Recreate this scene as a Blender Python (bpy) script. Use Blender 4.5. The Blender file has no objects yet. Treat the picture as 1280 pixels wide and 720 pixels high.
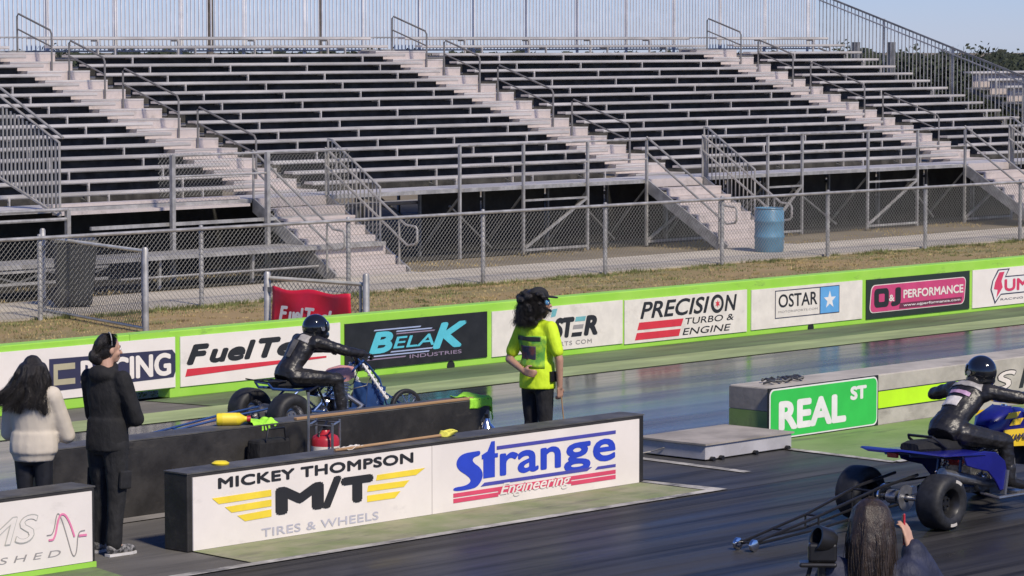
import bpy, bmesh, math, random
from mathutils import Vector, Matrix, Euler
random.seed(7)
S = bpy.context.scene
C = S.collection
PI = math.pi
# ------------------------------------------------------------------ camera, sky, sun, exposure
cd = bpy.data.cameras.new('camera'); cam = bpy.data.objects.new('camera', cd); C.objects.link(cam); S.camera = cam
cd.sensor_width = 36; cd.lens = 4000/1280*36; cd.clip_start = .5; cd.clip_end = 3000
cam.location = (0, 0, 4.2); cam.rotation_euler = (math.radians(90-4.46), 0, math.radians(43.2-90))
SUN_EL, SUN_AZ = 46.0, 194.0            # azimuth from +Y towards +X
W = bpy.data.worlds.new('World'); S.world = W; W.use_nodes = True
nt = W.node_tree; sk = nt.nodes.new('ShaderNodeTexSky'); sk.sky_type = 'NISHITA'; sk.sun_disc = False
sk.sun_elevation = math.radians(SUN_EL); sk.sun_rotation = math.radians(SUN_AZ)
sk.air_density = 1.0; sk.dust_density = .0; sk.ozone_density = 6.0
bgn = nt.nodes['Background']; tint = nt.nodes.new('ShaderNodeMix'); tint.data_type = 'RGBA'; tint.blend_type = 'MULTIPLY'; tint.inputs[0].default_value = 1; tint.inputs[7].default_value = (.47, .55, .90, 1)
nt.links.new(sk.outputs[0], tint.inputs[6]); nt.links.new(tint.outputs[2], bgn.inputs[0]); bgn.inputs[1].default_value = .085
sd = bpy.data.lights.new('sun', 'SUN'); sd.energy = 3.0; sd.angle = math.radians(7); sd.color = (1, .90, .76)
so = bpy.data.objects.new('sun', sd); C.objects.link(so)
ce, se = math.cos(math.radians(SUN_EL)), math.sin(math.radians(SUN_EL))
sdir = Vector((math.sin(math.radians(SUN_AZ))*ce, math.cos(math.radians(SUN_AZ))*ce, se))
so.rotation_euler = (-sdir).to_track_quat('-Z', 'Y').to_euler(); so.location = sdir*100
S.view_settings.view_transform = 'Standard'; S.view_settings.look = 'None'; S.view_settings.gamma = 1
S.view_settings.exposure = 0.58
# ------------------------------------------------------------------ materials
MATS = {}
def PM(name, col, rough=.6, metal=0., var=.12, scale=6., bump=0., stretch=(1, 1, 1), col2=None, lo=.4, hi=.65, spec=.5, detail=5, coat=0., rvar=0., bscale=None, bstretch=None, bdist=.02, grime=None):
    if name in MATS: return MATS[name]
    m = bpy.data.materials.new(name); m.use_nodes = True; n = m.node_tree; b = n.nodes['Principled BSDF']; L = n.links
    b.inputs['Roughness'].default_value = rough; b.inputs['Metallic'].default_value = metal
    b.inputs['Specular IOR Level'].default_value = spec
    if coat: b.inputs['Coat Weight'].default_value = coat; b.inputs['Coat Roughness'].default_value = .08
    if var == 0 and not bump and col2 is None and not grime:
        b.inputs['Base Color'].default_value = (*col, 1)
    else:
        tc = n.nodes.new('ShaderNodeNewGeometry'); mp = n.nodes.new('ShaderNodeMapping'); mp.inputs['Scale'].default_value = stretch
        nz = n.nodes.new('ShaderNodeTexNoise'); nz.inputs['Scale'].default_value = scale; nz.inputs['Detail'].default_value = detail; nz.inputs['Roughness'].default_value = .6
        L.new(tc.outputs['Position'], mp.inputs[0]); L.new(mp.outputs[0], nz.inputs['Vector'])
        r = n.nodes.new('ShaderNodeValToRGB'); r.color_ramp.elements[0].position = lo; r.color_ramp.elements[1].position = hi
        c2 = col2 if col2 else tuple(min(1, c*(1+var)) for c in col); c1 = col if col2 else tuple(c*(1-var) for c in col)
        r.color_ramp.elements[0].color = (*c1, 1); r.color_ramp.elements[1].color = (*c2, 1)
        L.new(nz.outputs[0], r.inputs[0]); L.new(r.outputs[0], b.inputs['Base Color'])
        if grime:      # stains and scuffs with a shape of their own
            gc, gs_, gst, g0, g1, ga = grime
            gm = n.nodes.new('ShaderNodeMapping'); gm.inputs['Scale'].default_value = gst; L.new(tc.outputs['Position'], gm.inputs[0])
            gn = n.nodes.new('ShaderNodeTexNoise'); gn.inputs['Scale'].default_value = gs_; gn.inputs['Detail'].default_value = 8; gn.inputs['Roughness'].default_value = .7; L.new(gm.outputs[0], gn.inputs['Vector'])
            gr = n.nodes.new('ShaderNodeMapRange'); gr.inputs[1].default_value = g0; gr.inputs[2].default_value = g1; gr.inputs[4].default_value = ga; L.new(gn.outputs[0], gr.inputs[0])
            mx = n.nodes.new('ShaderNodeMix'); mx.data_type = 'RGBA'; L.new(gr.outputs[0], mx.inputs[0]); L.new(r.outputs[0], mx.inputs[6]); mx.inputs[7].default_value = (*gc, 1); L.new(mx.outputs[2], b.inputs['Base Color'])
        if rvar:
            mr = n.nodes.new('ShaderNodeMapRange'); mr.inputs[1].default_value = .3; mr.inputs[2].default_value = .7
            mr.inputs[3].default_value = max(.03, rough-rvar); mr.inputs[4].default_value = min(1, rough+rvar)
            L.new(nz.outputs[0], mr.inputs[0]); L.new(mr.outputs[0], b.inputs['Roughness'])
        if bump:
            nb = n.nodes.new('ShaderNodeTexNoise'); nb.inputs['Scale'].default_value = bscale or scale*6; nb.inputs['Detail'].default_value = 4
            if bstretch:
                bm2 = n.nodes.new('ShaderNodeMapping'); bm2.inputs['Scale'].default_value = bstretch; L.new(tc.outputs['Position'], bm2.inputs[0]); L.new(bm2.outputs[0], nb.inputs['Vector'])
            else: L.new(mp.outputs[0], nb.inputs['Vector'])
            bp = n.nodes.new('ShaderNodeBump'); bp.inputs['Strength'].default_value = bump; bp.inputs['Distance'].default_value = bdist
            L.new(nb.outputs[0], bp.inputs['Height']); L.new(bp.outputs[0], b.inputs['Normal'])
    MATS[name] = m; return m
M = {}
def defm(k, *a, **kw): M[k] = PM(k, *a, **kw)
defm('alu', (.56, .53, .50), .42, .25, var=.18, scale=1.2, stretch=(.4, 2, 2), rvar=.12, grime=((.22, .20, .18), 1.6, (.5, 3, 3), .55, .75, .75))
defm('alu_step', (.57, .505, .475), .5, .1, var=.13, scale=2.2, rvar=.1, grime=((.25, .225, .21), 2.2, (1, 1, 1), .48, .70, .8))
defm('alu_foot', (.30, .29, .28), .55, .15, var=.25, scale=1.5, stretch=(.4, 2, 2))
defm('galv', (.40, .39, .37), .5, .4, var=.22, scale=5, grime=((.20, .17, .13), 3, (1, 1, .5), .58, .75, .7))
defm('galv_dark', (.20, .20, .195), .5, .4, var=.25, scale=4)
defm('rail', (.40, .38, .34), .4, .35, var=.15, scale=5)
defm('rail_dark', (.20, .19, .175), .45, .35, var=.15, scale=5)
defm('screen', (.026, .026, .023), .9, var=.4, scale=2.5)  # near-black colour standing in for the shade below the walkway
defm('wire', (.17, .17, .16), .6, .2, var=0)
defm('picket_pale', (.62, .62, .64), .5, .1, var=.1, scale=3)
defm('gap_shade', (.045, .043, .04), .8, var=.5, scale=3)  # near-black, puts the shade of the row gaps into colour
defm('gate_tube', (.70, .66, .52), .4, .3, var=.15, scale=4)
defm('lime', (.29, .60, .055), .5, var=.12, scale=1.3, col2=(.35, .64, .085), grime=((.10, .13, .06), 3.0, (.5, 1, 1.6), .60, .74, .75))
defm('lime_dirty', (.13, .18, .07), .75, var=.25, scale=2.2, bump=.2, grime=((.08, .08, .06), 3, (.4, 1.5, 1), .5, .7, .8))
defm('banner_white', (.78, .72, .66), .5, var=.04, scale=2, bump=.10, bscale=2.2, bstretch=(1.6, 1, .6), bdist=.03, grime=((.42, .39, .35), 2.6, (.6, 1, 1.3), .60, .80, .6))
defm('banner_cream', (.72, .67, .59), .6, var=.06, scale=5, bump=.10, bscale=2.5, bstretch=(1.6, 1, .6), bdist=.03, grime=((.42, .38, .32), 3.2, (.7, 1, 1), .56, .76, .6))
defm('black_panel', (.018, .018, .019), .45, var=.2, scale=6)
defm('wall_black', (.028, .026, .024), .6, var=.35, scale=3, bump=.15, rvar=.1, grime=((.10, .09, .075), 3.5, (.4, 1, 1.5), .58, .76, .7))
defm('wall_top', (.085, .082, .076), .6, var=.3, scale=4)
defm('concrete', (.42, .385, .33), .8, var=.14, scale=2.4, bump=.2, grime=((.15, .135, .115), 2.4, (.5, 1, 1.2), .54, .74, .7))
defm('concrete_dark', (.22, .205, .185), .8, var=.2, scale=2.5, bump=.2)
defm('sidewalk', (.48, .43, .345), .85, var=.12, scale=1.1, bump=.2, grime=((.22, .19, .15), 1.0, (.5, 1.5, 1), .52, .72, .7))
defm('asphalt', (.135, .127, .115), .75, var=.22, scale=.9, stretch=(.35, 1.4, 1), bump=.25, bscale=40, spec=.2, grime=((.06, .058, .056), 1.6, (.12, 2.0, 1), .52, .68, .8))
defm('rubber', (.030, .029, .029), .46, var=.3, scale=1.1, stretch=(.12, 1.3, 1), rvar=.20, bump=.25, bscale=45, bdist=.006, spec=.10, lo=.35, hi=.7, col2=(.062, .059, .057), grime=((.010, .010, .011), 1.5, (.055, 3.2, 1), .47, .60, .9))
defm('rubber_far', (.030, .030, .031), .19, var=.3, scale=1.0, stretch=(.10, 1.4, 1), rvar=.11, bump=.10, bscale=45, bdist=.002, spec=.20, lo=.35, hi=.7, col2=(.08, .078, .076), grime=((.012, .012, .013), 1.3, (.045, 2.8, 1), .47, .60, .9))
defm('apron', (.062, .061, .063), .5, var=.3, scale=1.0, stretch=(.2, 1.1, 1), rvar=.18, bump=.2, bscale=45, bdist=.006, spec=.12, grime=((.018, .018, .019), 1.4, (.08, 2.6, 1), .50, .64, .85))
defm('line', (.42, .40, .36), .75, var=.3, scale=3, bump=.1, grime=((.09, .088, .085), 5, (.5, 1, 1), .48, .62, .85))
defm('green_pale', (.30, .36, .16), .65, var=.2, scale=1.6, stretch=(.4, 1.5, 1))
defm('green_shadow', (.11, .155, .065), .75, var=.3, scale=1.3, stretch=(.3, 1.5, 1), bump=.2, grime=((.07, .07, .05), 2, (.2, 2, 1), .52, .7, .8))
defm('green_tan', (.19, .225, .095), .75, scale=2.6, lo=.35, hi=.62, col2=(.28, .275, .165), bump=.2, grime=((.12, .11, .085), 3, (.4, 1.5, 1), .52, .7, .8))
defm('green_pad', (.15, .235, .065), .7, scale=1.0, lo=.35, hi=.65, col2=(.225, .31, .115), bump=.2, grime=((.07, .08, .05), 1.6, (.3, 1.6, 1), .54, .70, .8))
defm('dirt', (.15, .125, .085), .95, scale=.8, lo=.35, hi=.7, col2=(.23, .19, .125), bump=.4)
defm('painted_shade', (.035, .032, .026), .95, var=.3, scale=1.2, bump=.3)
defm('turf', (.29, .205, .095), .95, scale=.45, stretch=(.45, 1.5, 1), lo=.38, hi=.66, col2=(.185, .165, .068), bump=.5, grime=((.33, .26, .15), .8, (.5, 1.6, 1), .55, .68, .8))
defm('blade_a', (.36, .28, .13), .8, var=.35, scale=2)
defm('blade_b', (.17, .19, .065), .8, var=.35, scale=2)
defm('tyre', (.017, .017, .018), .6, var=.35, scale=20, bump=.1)
defm('tyre_mark', (.50, .47, .42), .7, var=0)
defm('chrome', (.75, .75, .76), .16, 1., var=0)
defm('steel', (.35, .35, .36), .32, .8, var=.15, scale=12)
defm('black_metal', (.02, .02, .022), .38, .3, var=.2, scale=10)
defm('engine', (.22, .22, .22), .38, .7, var=.35, scale=22)
defm('blue_plastic', (.010, .012, .17), .3, var=.15, scale=5, coat=.25, grime=((.03, .03, .05), 5, (1, 1, 1), .55, .75, .6))
defm('blue_frame', (.03, .075, .22), .35, .3, var=.15, scale=6, coat=.3)
defm('yellow_gfx', (.80, .55, .03), .4, var=.05)
defm('leather', (.017, .016, .016), .40, var=.3, scale=6, bump=.30, bscale=11, bstretch=(1, 1, 2), bdist=.03)
defm('helmet', (.010, .011, .013), .10, var=0, coat=.8)
defm('visor', (.02, .025, .03), .04, var=0, coat=1.)
defm('suit_white', (.62, .58, .55), .5, var=.15, scale=18)
defm('suit_grey', (.34, .32, .30), .5, var=.2, scale=14)
defm('suit_dark', (.10, .095, .09), .5, var=.3, scale=14)
defm('suit_pink', (.45, .28, .42), .5, var=.15, scale=14)
defm('hoodie', (.009, .009, .010), .85, var=.3, scale=7, bump=.6, bscale=9, bstretch=(1.4, 1.4, .7), bdist=.04)
defm('trouser', (.013, .013, .014), .85, var=.3, scale=7, bump=.6, bscale=9, bstretch=(1.4, 1.4, .7), bdist=.04)
defm('legging', (.012, .013, .018), .6, var=.3, scale=6, bump=.05)
defm('cream_knit', (.56, .50, .41), .9, var=.05, scale=4, bump=.25, bscale=6, bstretch=(1.6, 1.6, .6), bdist=.025)
defm('skin', (.50, .30, .21), .5, var=.08, scale=9)
defm('skin_tan', (.44, .25, .165), .5, var=.1, scale=9)
defm('hair', (.012, .009, .0075), .45, var=.4, scale=14, stretch=(3, 3, .5), bump=.6)
defm('hair_brown', (.016, .011, .008), .42, scale=16, stretch=(3.5, 3.5, .35), lo=.35, hi=.7, col2=(.045, .028, .017), bump=.3)
defm('hi_vis', (.60, .82, .02), .75, var=.05, scale=5, bump=.55, bscale=8, bstretch=(1.4, 1.4, .7), bdist=.035)
defm('green_print', (.10, .33, .05), .75, scale=9, lo=.38, hi=.66, col2=(.48, .72, .03), bump=.5, bscale=8, bdist=.03)
defm('dark_print', (.035, .04, .07), .7, scale=20, lo=.45, hi=.62, col2=(.22, .07, .06))
defm('navy_jacket', (.016, .020, .045), .7, var=.25, scale=8, bump=.6, bscale=9, bstretch=(1.4, 1.4, .7), bdist=.04)
defm('shoe', (.30, .29, .28), .6, scale=25, lo=.4, hi=.6, col2=(.03, .03, .03))
defm('sole', (.6, .58, .55), .7, var=.1)
defm('white', (.75, .73, .70), .5, var=.05)
defm('grey', (.30, .30, .30), .6, var=.1)
defm('dark_grey', (.055, .056, .058), .55, var=.2, scale=5)
defm('red_banner', (.62, .012, .04), .55, var=.08, scale=4, bump=.1)
defm('red_paint', (.42, .02, .03), .35, var=.15, scale=8)
defm('green_cloth', (.36, .80, .05), .75, var=.1, scale=8, bump=.3)
defm('yellow', (.78, .62, .03), .5, var=.12, scale=9)
defm('rope', (.70, .66, .10), .8, var=.2, scale=25)
defm('wood', (.30, .17, .08), .7, scale=5, stretch=(.3, 4, 4), lo=.3, hi=.7, col2=(.42, .27, .14))
defm('blue_drum', (.085, .22, .33), .38, var=.12, scale=4)
defm('bin', (.040, .043, .042), .5, var=.2, scale=4)
defm('plat_top', (.30, .27, .235), .8, var=.25, scale=2, bump=.2)
defm('plat_side', (.42, .41, .42), .5, var=.12, scale=3)
defm('sign_green', (.035, .50, .075), .45, var=.05, scale=4)
defm('lime_stripe', (.50, .85, .015), .5, var=.05, scale=3)
defm('bark', (.09, .07, .05), .9, var=.3, scale=8, bump=.5)
defm('leaf', (.020, .028, .012), .8, var=.4, scale=.8)
defm('leaf2', (.026, .036, .015), .8, var=.4, scale=.8)
defm('pole', (.11, .095, .08), .8, var=.3, scale=4)
for k, c in dict(ink=(.022, .022, .024), navy=(.035, .035, .075), red=(.62, .035, .055), pinkred=(.66, .07, .14), yel=(.86, .65, .05), greytext=(.48, .47, .52), olive=(.42, .38, .25),
                 cyan=(.10, .50, .60), paleblue=(.36, .42, .60), mauve=(.26, .20, .28), teal=(.16, .42, .44), midgrey=(.30, .28, .27), sky=(.12, .36, .66), blue=(.025, .06, .50), bluel=(.07, .07, .36),
                 cream=(.74, .66, .60), magenta=(.55, .06, .17), maroon=(.14, .03, .06), darkgreen=(.022, .034, .024), redorange=(.62, .05, .12), pinkline=(.75, .22, .38), outline=(.45, .44, .40)).items():
    defm('ink_'+k, c, .5, var=.06, scale=5)
# ------------------------------------------------------------------ mesh builder
def basis(d):
    d = Vector(d).normalized(); a = Vector((0, 0, 1)) if abs(d.z) < .95 else Vector((1, 0, 0))
    u = d.cross(a).normalized(); return u, d.cross(u).normalized(), d
class MB:
    def __init__(s): s.v = []; s.f = []
    def add(s, vs, fs):
        o = len(s.v); s.v += [tuple(p) for p in vs]; s.f += [tuple(i+o for i in q) for q in fs]; return s
    def box(s, x0, x1, y0, y1, z0, z1):
        return s.add([(x, y, z) for z in (z0, z1) for y in (y0, y1) for x in (x0, x1)], [(0, 2, 3, 1), (4, 5, 7, 6), (0, 1, 5, 4), (2, 6, 7, 3), (0, 4, 6, 2), (1, 3, 7, 5)])
    def obox(s, c, size, rot=(0, 0, 0)):
        R = Euler(rot).to_matrix(); c = Vector(c); h = [k/2 for k in size]
        return s.add([c+R@Vector((x*h[0], y*h[1], z*h[2])) for z in (-1, 1) for y in (-1, 1) for x in (-1, 1)], [(0, 2, 3, 1), (4, 5, 7, 6), (0, 1, 5, 4), (2, 6, 7, 3), (0, 4, 6, 2), (1, 3, 7, 5)])
    def bar(s, p0, p1, w, h=None):
        h = h or w; p0 = Vector(p0); p1 = Vector(p1); u, v, d = basis(p1-p0)
        return s.add([p+u*a*w/2+v*b*h/2 for p in (p0, p1) for a, b in ((-1, -1), (1, -1), (1, 1), (-1, 1))], [(3, 2, 1, 0), (4, 5, 6, 7), (0, 1, 5, 4), (1, 2, 6, 5), (2, 3, 7, 6), (3, 0, 4, 7)])
    def tube(s, pts, r, n=8, closed=False):
        pts = [Vector(p) for p in pts]; N = len(pts); rs = r if isinstance(r, (list, tuple)) else [r]*N; vs = []; fs = []; pu = None
        for i, p in enumerate(pts):
            if closed: d = pts[(i+1) % N]-pts[i-1]
            else: d = pts[min(i+1, N-1)]-pts[max(i-1, 0)]
            d.normalize()
            if pu is None: pu = basis(d)[0]
            pu = (pu-d*pu.dot(d)).normalized(); w = d.cross(pu)
            vs += [p+(pu*math.cos(2*PI*k/n)+w*math.sin(2*PI*k/n))*rs[i] for k in range(n)]
        for i in range(N if closed else N-1):
            a, b = i*n, ((i+1) % N)*n
            fs += [(a+k, a+(k+1) % n, b+(k+1) % n, b+k) for k in range(n)]
        if not closed: fs += [tuple(range(n))[::-1], tuple((N-1)*n+k for k in range(n))]
        return s.add(vs, fs)
    def lathe(s, prof, c=(0, 0, 0), axis=(0, 0, 1), n=24):
        u, v, d = basis(axis); c = Vector(c); vs = []; fs = []
        for r, h in prof: vs += [c+d*h+(u*math.cos(2*PI*k/n)+v*math.sin(2*PI*k/n))*max(r, 1e-4) for k in range(n)]
        for i in range(len(prof)-1): fs += [(i*n+k, i*n+(k+1) % n, (i+1)*n+(k+1) % n, (i+1)*n+k) for k in range(n)]
        return s.add(vs, fs)
    def prism(s, poly, o, ux, uy, t):
        o = Vector(o); ux = Vector(ux); uy = Vector(uy); nn = ux.cross(uy).normalized()*t; n = len(poly)
        a = [o+ux*x+uy*y for x, y in poly]; vs = a+[p+nn for p in a]
        return s.add(vs, [tuple(range(n))[::-1], tuple(range(n, 2*n))]+[(i, (i+1) % n, n+(i+1) % n, n+i) for i in range(n)])
    def ell(s, c, r, n=14, m=9, rot=None):
        c = Vector(c); vs = []; fs = []; R = Euler(rot).to_matrix() if rot else Matrix.Identity(3)
        for i in range(m+1):
            t = PI*i/m
            for k in range(n):
                q = Vector((r[0]*math.sin(t)*math.cos(2*PI*k/n), r[1]*math.sin(t)*math.sin(2*PI*k/n), r[2]*math.cos(t))); vs.append(c+R@q)
        for i in range(m): fs += [(i*n+k, (i+1)*n+k, (i+1)*n+(k+1) % n, i*n+(k+1) % n) for k in range(n)]
        return s.add(vs, fs)
    def cap(s, p0, r0, p1, r1, n=10):
        p0 = Vector(p0); p1 = Vector(p1); d = (p1-p0); L = d.length; d = d/L if L else Vector((0, 0, 1)); pts = []; rs = []
        for a in (-89, -60, -30, 0): pts.append(p0+d*r0*math.sin(math.radians(a))); rs.append(max(.0004, r0*math.cos(math.radians(a))))
        for a in (0, 30, 60, 89): pts.append(p1+d*r1*math.sin(math.radians(a))); rs.append(max(.0004, r1*math.cos(math.radians(a))))
        return s.tube(pts, rs, n)
    def chain(s, pts, rs):
        for i in range(len(pts)-1): s.cap(pts[i], rs[i], pts[i+1], rs[i+1])
        return s
    def loft(s, secs, n=16):
        # secs: (centre, rx, ry) ellipses stacked along a path, in planes square to the path
        vs = []; fs = []; N = len(secs)
        for i, (c, rx, ry) in enumerate(secs):
            c = Vector(c); d = Vector(secs[min(i+1, N-1)][0])-Vector(secs[max(i-1, 0)][0]); d.normalize()
            yv = Vector((0, 1, 0)); xv = yv.cross(d).normalized(); yv = d.cross(xv)
            vs += [c+xv*rx*math.cos(2*PI*k/n)+yv*ry*math.sin(2*PI*k/n) for k in range(n)]
        for i in range(N-1): fs += [(i*n+k, i*n+(k+1) % n, (i+1)*n+(k+1) % n, (i+1)*n+k) for k in range(n)]
        fs += [tuple(range(n))[::-1], tuple((N-1)*n+k for k in range(n))]
        return s.add(vs, fs)
    def mesh(s, name, mat, smooth=False):
        me = bpy.data.meshes.new(name); me.from_pydata(s.v, [], s.f); me.materials.append(mat)
        bm = bmesh.new(); bm.from_mesh(me); bmesh.ops.recalc_face_normals(bm, faces=bm.faces); bm.to_mesh(me); bm.free()
        if smooth:
            me.polygons.foreach_set('use_smooth', [True]*len(me.polygons))
            try: me.set_sharp_from_angle(angle=math.radians(42))
            except Exception: pass
        return me
    def out(s, name, mat, parent=None, smooth=False, bev=0):
        o = bpy.data.objects.new(name, s.mesh(name, M[mat] if isinstance(mat, str) else mat, smooth)); C.objects.link(o)
        if parent: o.parent = parent
        if bev:
            b = o.modifiers.new('bevel', 'BEVEL'); b.width = bev; b.segments = 2; b.limit_method = 'ANGLE'
        return o
def inst(name, me, parent, loc=(0, 0, 0), rot=(0, 0, 0), scale=(1, 1, 1)):
    o = bpy.data.objects.new(name, me); C.objects.link(o); o.parent = parent; o.location = loc; o.rotation_euler = rot; o.scale = scale; return o
def tag(o, label, cat, group=None):
    o['label'] = label; o['category'] = cat
    if group: o['group'] = group
    return o
def thing(name, label, cat, loc=(0, 0, 0), rz=0, group=None):
    o = bpy.data.objects.new(name, None); C.objects.link(o); o.location = loc; o.rotation_euler = (0, 0, rz); o.empty_display_size = .2
    return tag(o, label, cat, group)
def struct(o, kind='structure'): o['kind'] = kind; return o
def text_mesh(txt, x0, x1, z0, z1, y, mat, name='lettering', parent=None, bold=.0, shear=0., spacing=1.):
    """flat print lettering fitted into a rectangle on a plane facing -Y; weight added by closely stacked shifted layers"""
    cu = bpy.data.curves.new('txt', 'FONT'); cu.body = txt; cu.size = 1; cu.shear = shear; cu.resolution_u = 4; cu.space_character = spacing
    o = bpy.data.objects.new('txt', cu); C.objects.link(o); bpy.context.view_layer.update()
    me = bpy.data.meshes.new_from_object(o.evaluated_get(bpy.context.evaluated_depsgraph_get()))
    bpy.data.objects.remove(o)
    P_ = [v.co.copy() for v in me.vertices]; F_ = [tuple(f.vertices) for f in me.polygons]
    xs = [p.x for p in P_]; ys = [p.y for p in P_]; ax, bx, ay, by = min(xs), max(xs), min(ys), max(ys)
    w = max(0, bold)*1.9*(z1-z0); x0 += w; x1 -= w; z0 += w*.7; z1 -= w*.7
    base = [(x0+(p.x-ax)/(bx-ax)*(x1-x0), z0+(p.y-ay)/(by-ay)*(z1-z0)) for p in P_]
    offs = [(0, 0)]+([(w*math.cos(2*PI*i/8), .7*w*math.sin(2*PI*i/8)) for i in range(8)] if w else [])
    vs = []; fs = []
    for i, (dx, dz) in enumerate(offs):
        n = len(vs); vs += [(x+dx, y-.0012-.00022*i, z+dz) for x, z in base]; fs += [tuple(k+n for k in f) for f in F_]
    me = bpy.data.meshes.new(name); me.from_pydata(vs, [], fs); me.materials.append(M[mat])
    ob = bpy.data.objects.new(name, me); C.objects.link(ob); ob.parent = parent; return ob
def flat(poly, y, mat, name, parent, t=.002):
    """flat outline (x, z) on a plane facing -Y"""
    b = MB().prism([(x, z) for x, z in poly], (0, y, 0), (1, 0, 0), (0, 0, 1), t)
    return b.out(name, mat, parent)
def rect(x0, x1, z0, z1): return [(x0, z0), (x1, z0), (x1, z1), (x0, z1)]
def rrect(x0, x1, z0, z1, r, n=5):
    o = []
    for cx, cz, a in ((x1-r, z0+r, -90), (x1-r, z1-r, 0), (x0+r, z1-r, 90), (x0+r, z0+r, 180)):
        o += [(cx+r*math.cos(math.radians(a+90*i/n)), cz+r*math.sin(math.radians(a+90*i/n))) for i in range(n+1)]
    return o
def strip(pts, w):
    """a ribbon polygon along points (x, z)"""
    L = []; R = []
    for i, p in enumerate(pts):
        a = Vector(pts[max(i-1, 0)]); b = Vector(pts[min(i+1, len(pts)-1)]); d = (b-a).normalized(); n = Vector((-d.y, d.x))*w/2
        L.append((p[0]+n.x, p[1]+n.y)); R.append((p[0]-n.x, p[1]-n.y))
    return L, R
def ribbon(pts, w, y, mat, name, parent, t=.002):
    L, R = strip(pts, w); b = MB()
    for i in range(len(pts)-1): b.prism([R[i], R[i+1], L[i+1], L[i]], (0, y, 0), (1, 0, 0), (0, 0, 1), t)
    return b.out(name, mat, parent)
def remesh(mb, name, mat, parent, vox=.012, smooth=4, disp=0., dscale=.1):
    o = mb.out(name, mat, parent)
    r = o.modifiers.new('r', 'REMESH'); r.mode = 'VOXEL'; r.voxel_size = vox; r.use_smooth_shade = True
    s = o.modifiers.new('s', 'SMOOTH'); s.iterations = smooth; s.factor = .5
    if disp:
        tx = bpy.data.textures.new('folds', 'CLOUDS'); tx.noise_scale = dscale
        d = o.modifiers.new('d', 'DISPLACE'); d.texture = tx; d.strength = disp; d.mid_level = .5
    bpy.context.view_layer.update()
    me = bpy.data.meshes.new_from_object(o.evaluated_get(bpy.context.evaluated_depsgraph_get()))
    o.modifiers.clear(); old = o.data; o.data = me; bpy.data.meshes.remove(old); me.name = name
    return o
# ------------------------------------------------------------------ ground, track, paths
def sheet(name, x0, x1, y0, y1, z, mat, kind='structure', nx=1):
    b = MB()
    for i in range(nx):
        a, c = x0+(x1-x0)*i/nx, x0+(x1-x0)*(i+1)/nx; b.add([(a, y0, z), (c, y0, z), (c, y1, z), (a, y1, z)], [(0, 1, 2, 3)])
    return struct(b.out(name, mat), kind)
struct(MB().add([(950*math.cos(2*PI*i/96), 950*math.sin(2*PI*i/96), -.03) for i in range(96)], [tuple(range(96))]).out('ground', 'dirt'))
sheet('drag_strip', -60, 260, -6, 28.42, 0, 'asphalt')
sheet('near_lane', -60, 260, 11.8, 18.78, .004, 'rubber')
sheet('far_lane', -60, 260, 21.9, 26.62, .004, 'rubber_far')
sheet('start_line_apron', 22.95, 25.55, 18.78, 21.9, .006, 'apron')
sheet('grass_verge', -60, 260, 28.62, 37.9, .0, 'turf')
b = MB()
for x0 in range(-14, 90, 3):
    b.box(x0*1.0, x0+2.985, 37.88, 40.25, -.03, .035)
struct(b.out('sidewalk', 'sidewalk'))
P = lambda name, poly, z, mat: struct(MB().add([(x, y, z) for x, y in poly], [tuple(range(len(poly)))]).out(name, mat))
P('painted_edge_strip', [(-20, 26.70), (23.4, 26.70), (24.9, 26.62), (260, 26.62), (260, 27.4), (-20, 27.4)], .008, 'green_pale')
P('painted_shadow_strip', [(24.2, 27.4), (260, 27.4), (260, 28.39), (24.0, 28.39)], .008, 'green_shadow')  # green strip whose darker tone paints the wall's cast shadow
P('painted_edge_line', [(-20, 26.62), (260, 26.62), (260, 26.70), (-20, 26.70)], .012, 'green_pale')
P('painted_strip_near', [(17.1, 18.88), (22.75, 18.88), (22.75, 19.69), (17.15, 19.69)], .010, 'green_tan')
P('painted_strip_near', [(4, 18.88), (15.9, 18.88), (16.1, 19.69), (4, 19.69)], .010, 'lime_dirty')
P('lane_line', [(16.2, 18.79), (22.95, 18.79), (22.95, 18.90), (16.2, 18.90)], .014, 'line')
P('lane_line', [(22.76, 18.90), (22.95, 18.90), (22.86, 19.72), (22.76, 19.72)], .014, 'line')
P('lane_line', [(23.93, 19.4), (24.05, 19.4), (24.12, 21.0), (24.0, 21.0)], .014, 'line')
P('lane_line', [(25.52, 18.8), (25.62, 18.8), (25.72, 20.3), (25.60, 20.3)], .014, 'line')
P('lane_line', [(25.6, 18.76), (80, 18.76), (80, 18.86), (25.6, 18.86)], .014, 'line')
P('painted_pad', [(25.62, 18.86), (80, 18.86), (80, 20.75), (25.72, 20.75)], .010, 'green_pad')
P('painted_pad', [(16, 21.28), (22.7, 21.34), (22.7, 21.55), (16, 21.5)], .010, 'concrete_dark')
sheet('stand_painted_shade', 20, 95, 42.75, 58, -.012, 'painted_shade'); sheet('ramp_painted_shade', 24, 38.3, 41.0, 42.75, -.012, 'painted_shade')  # near-black sheets paint the shade under the stand and ramp
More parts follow.
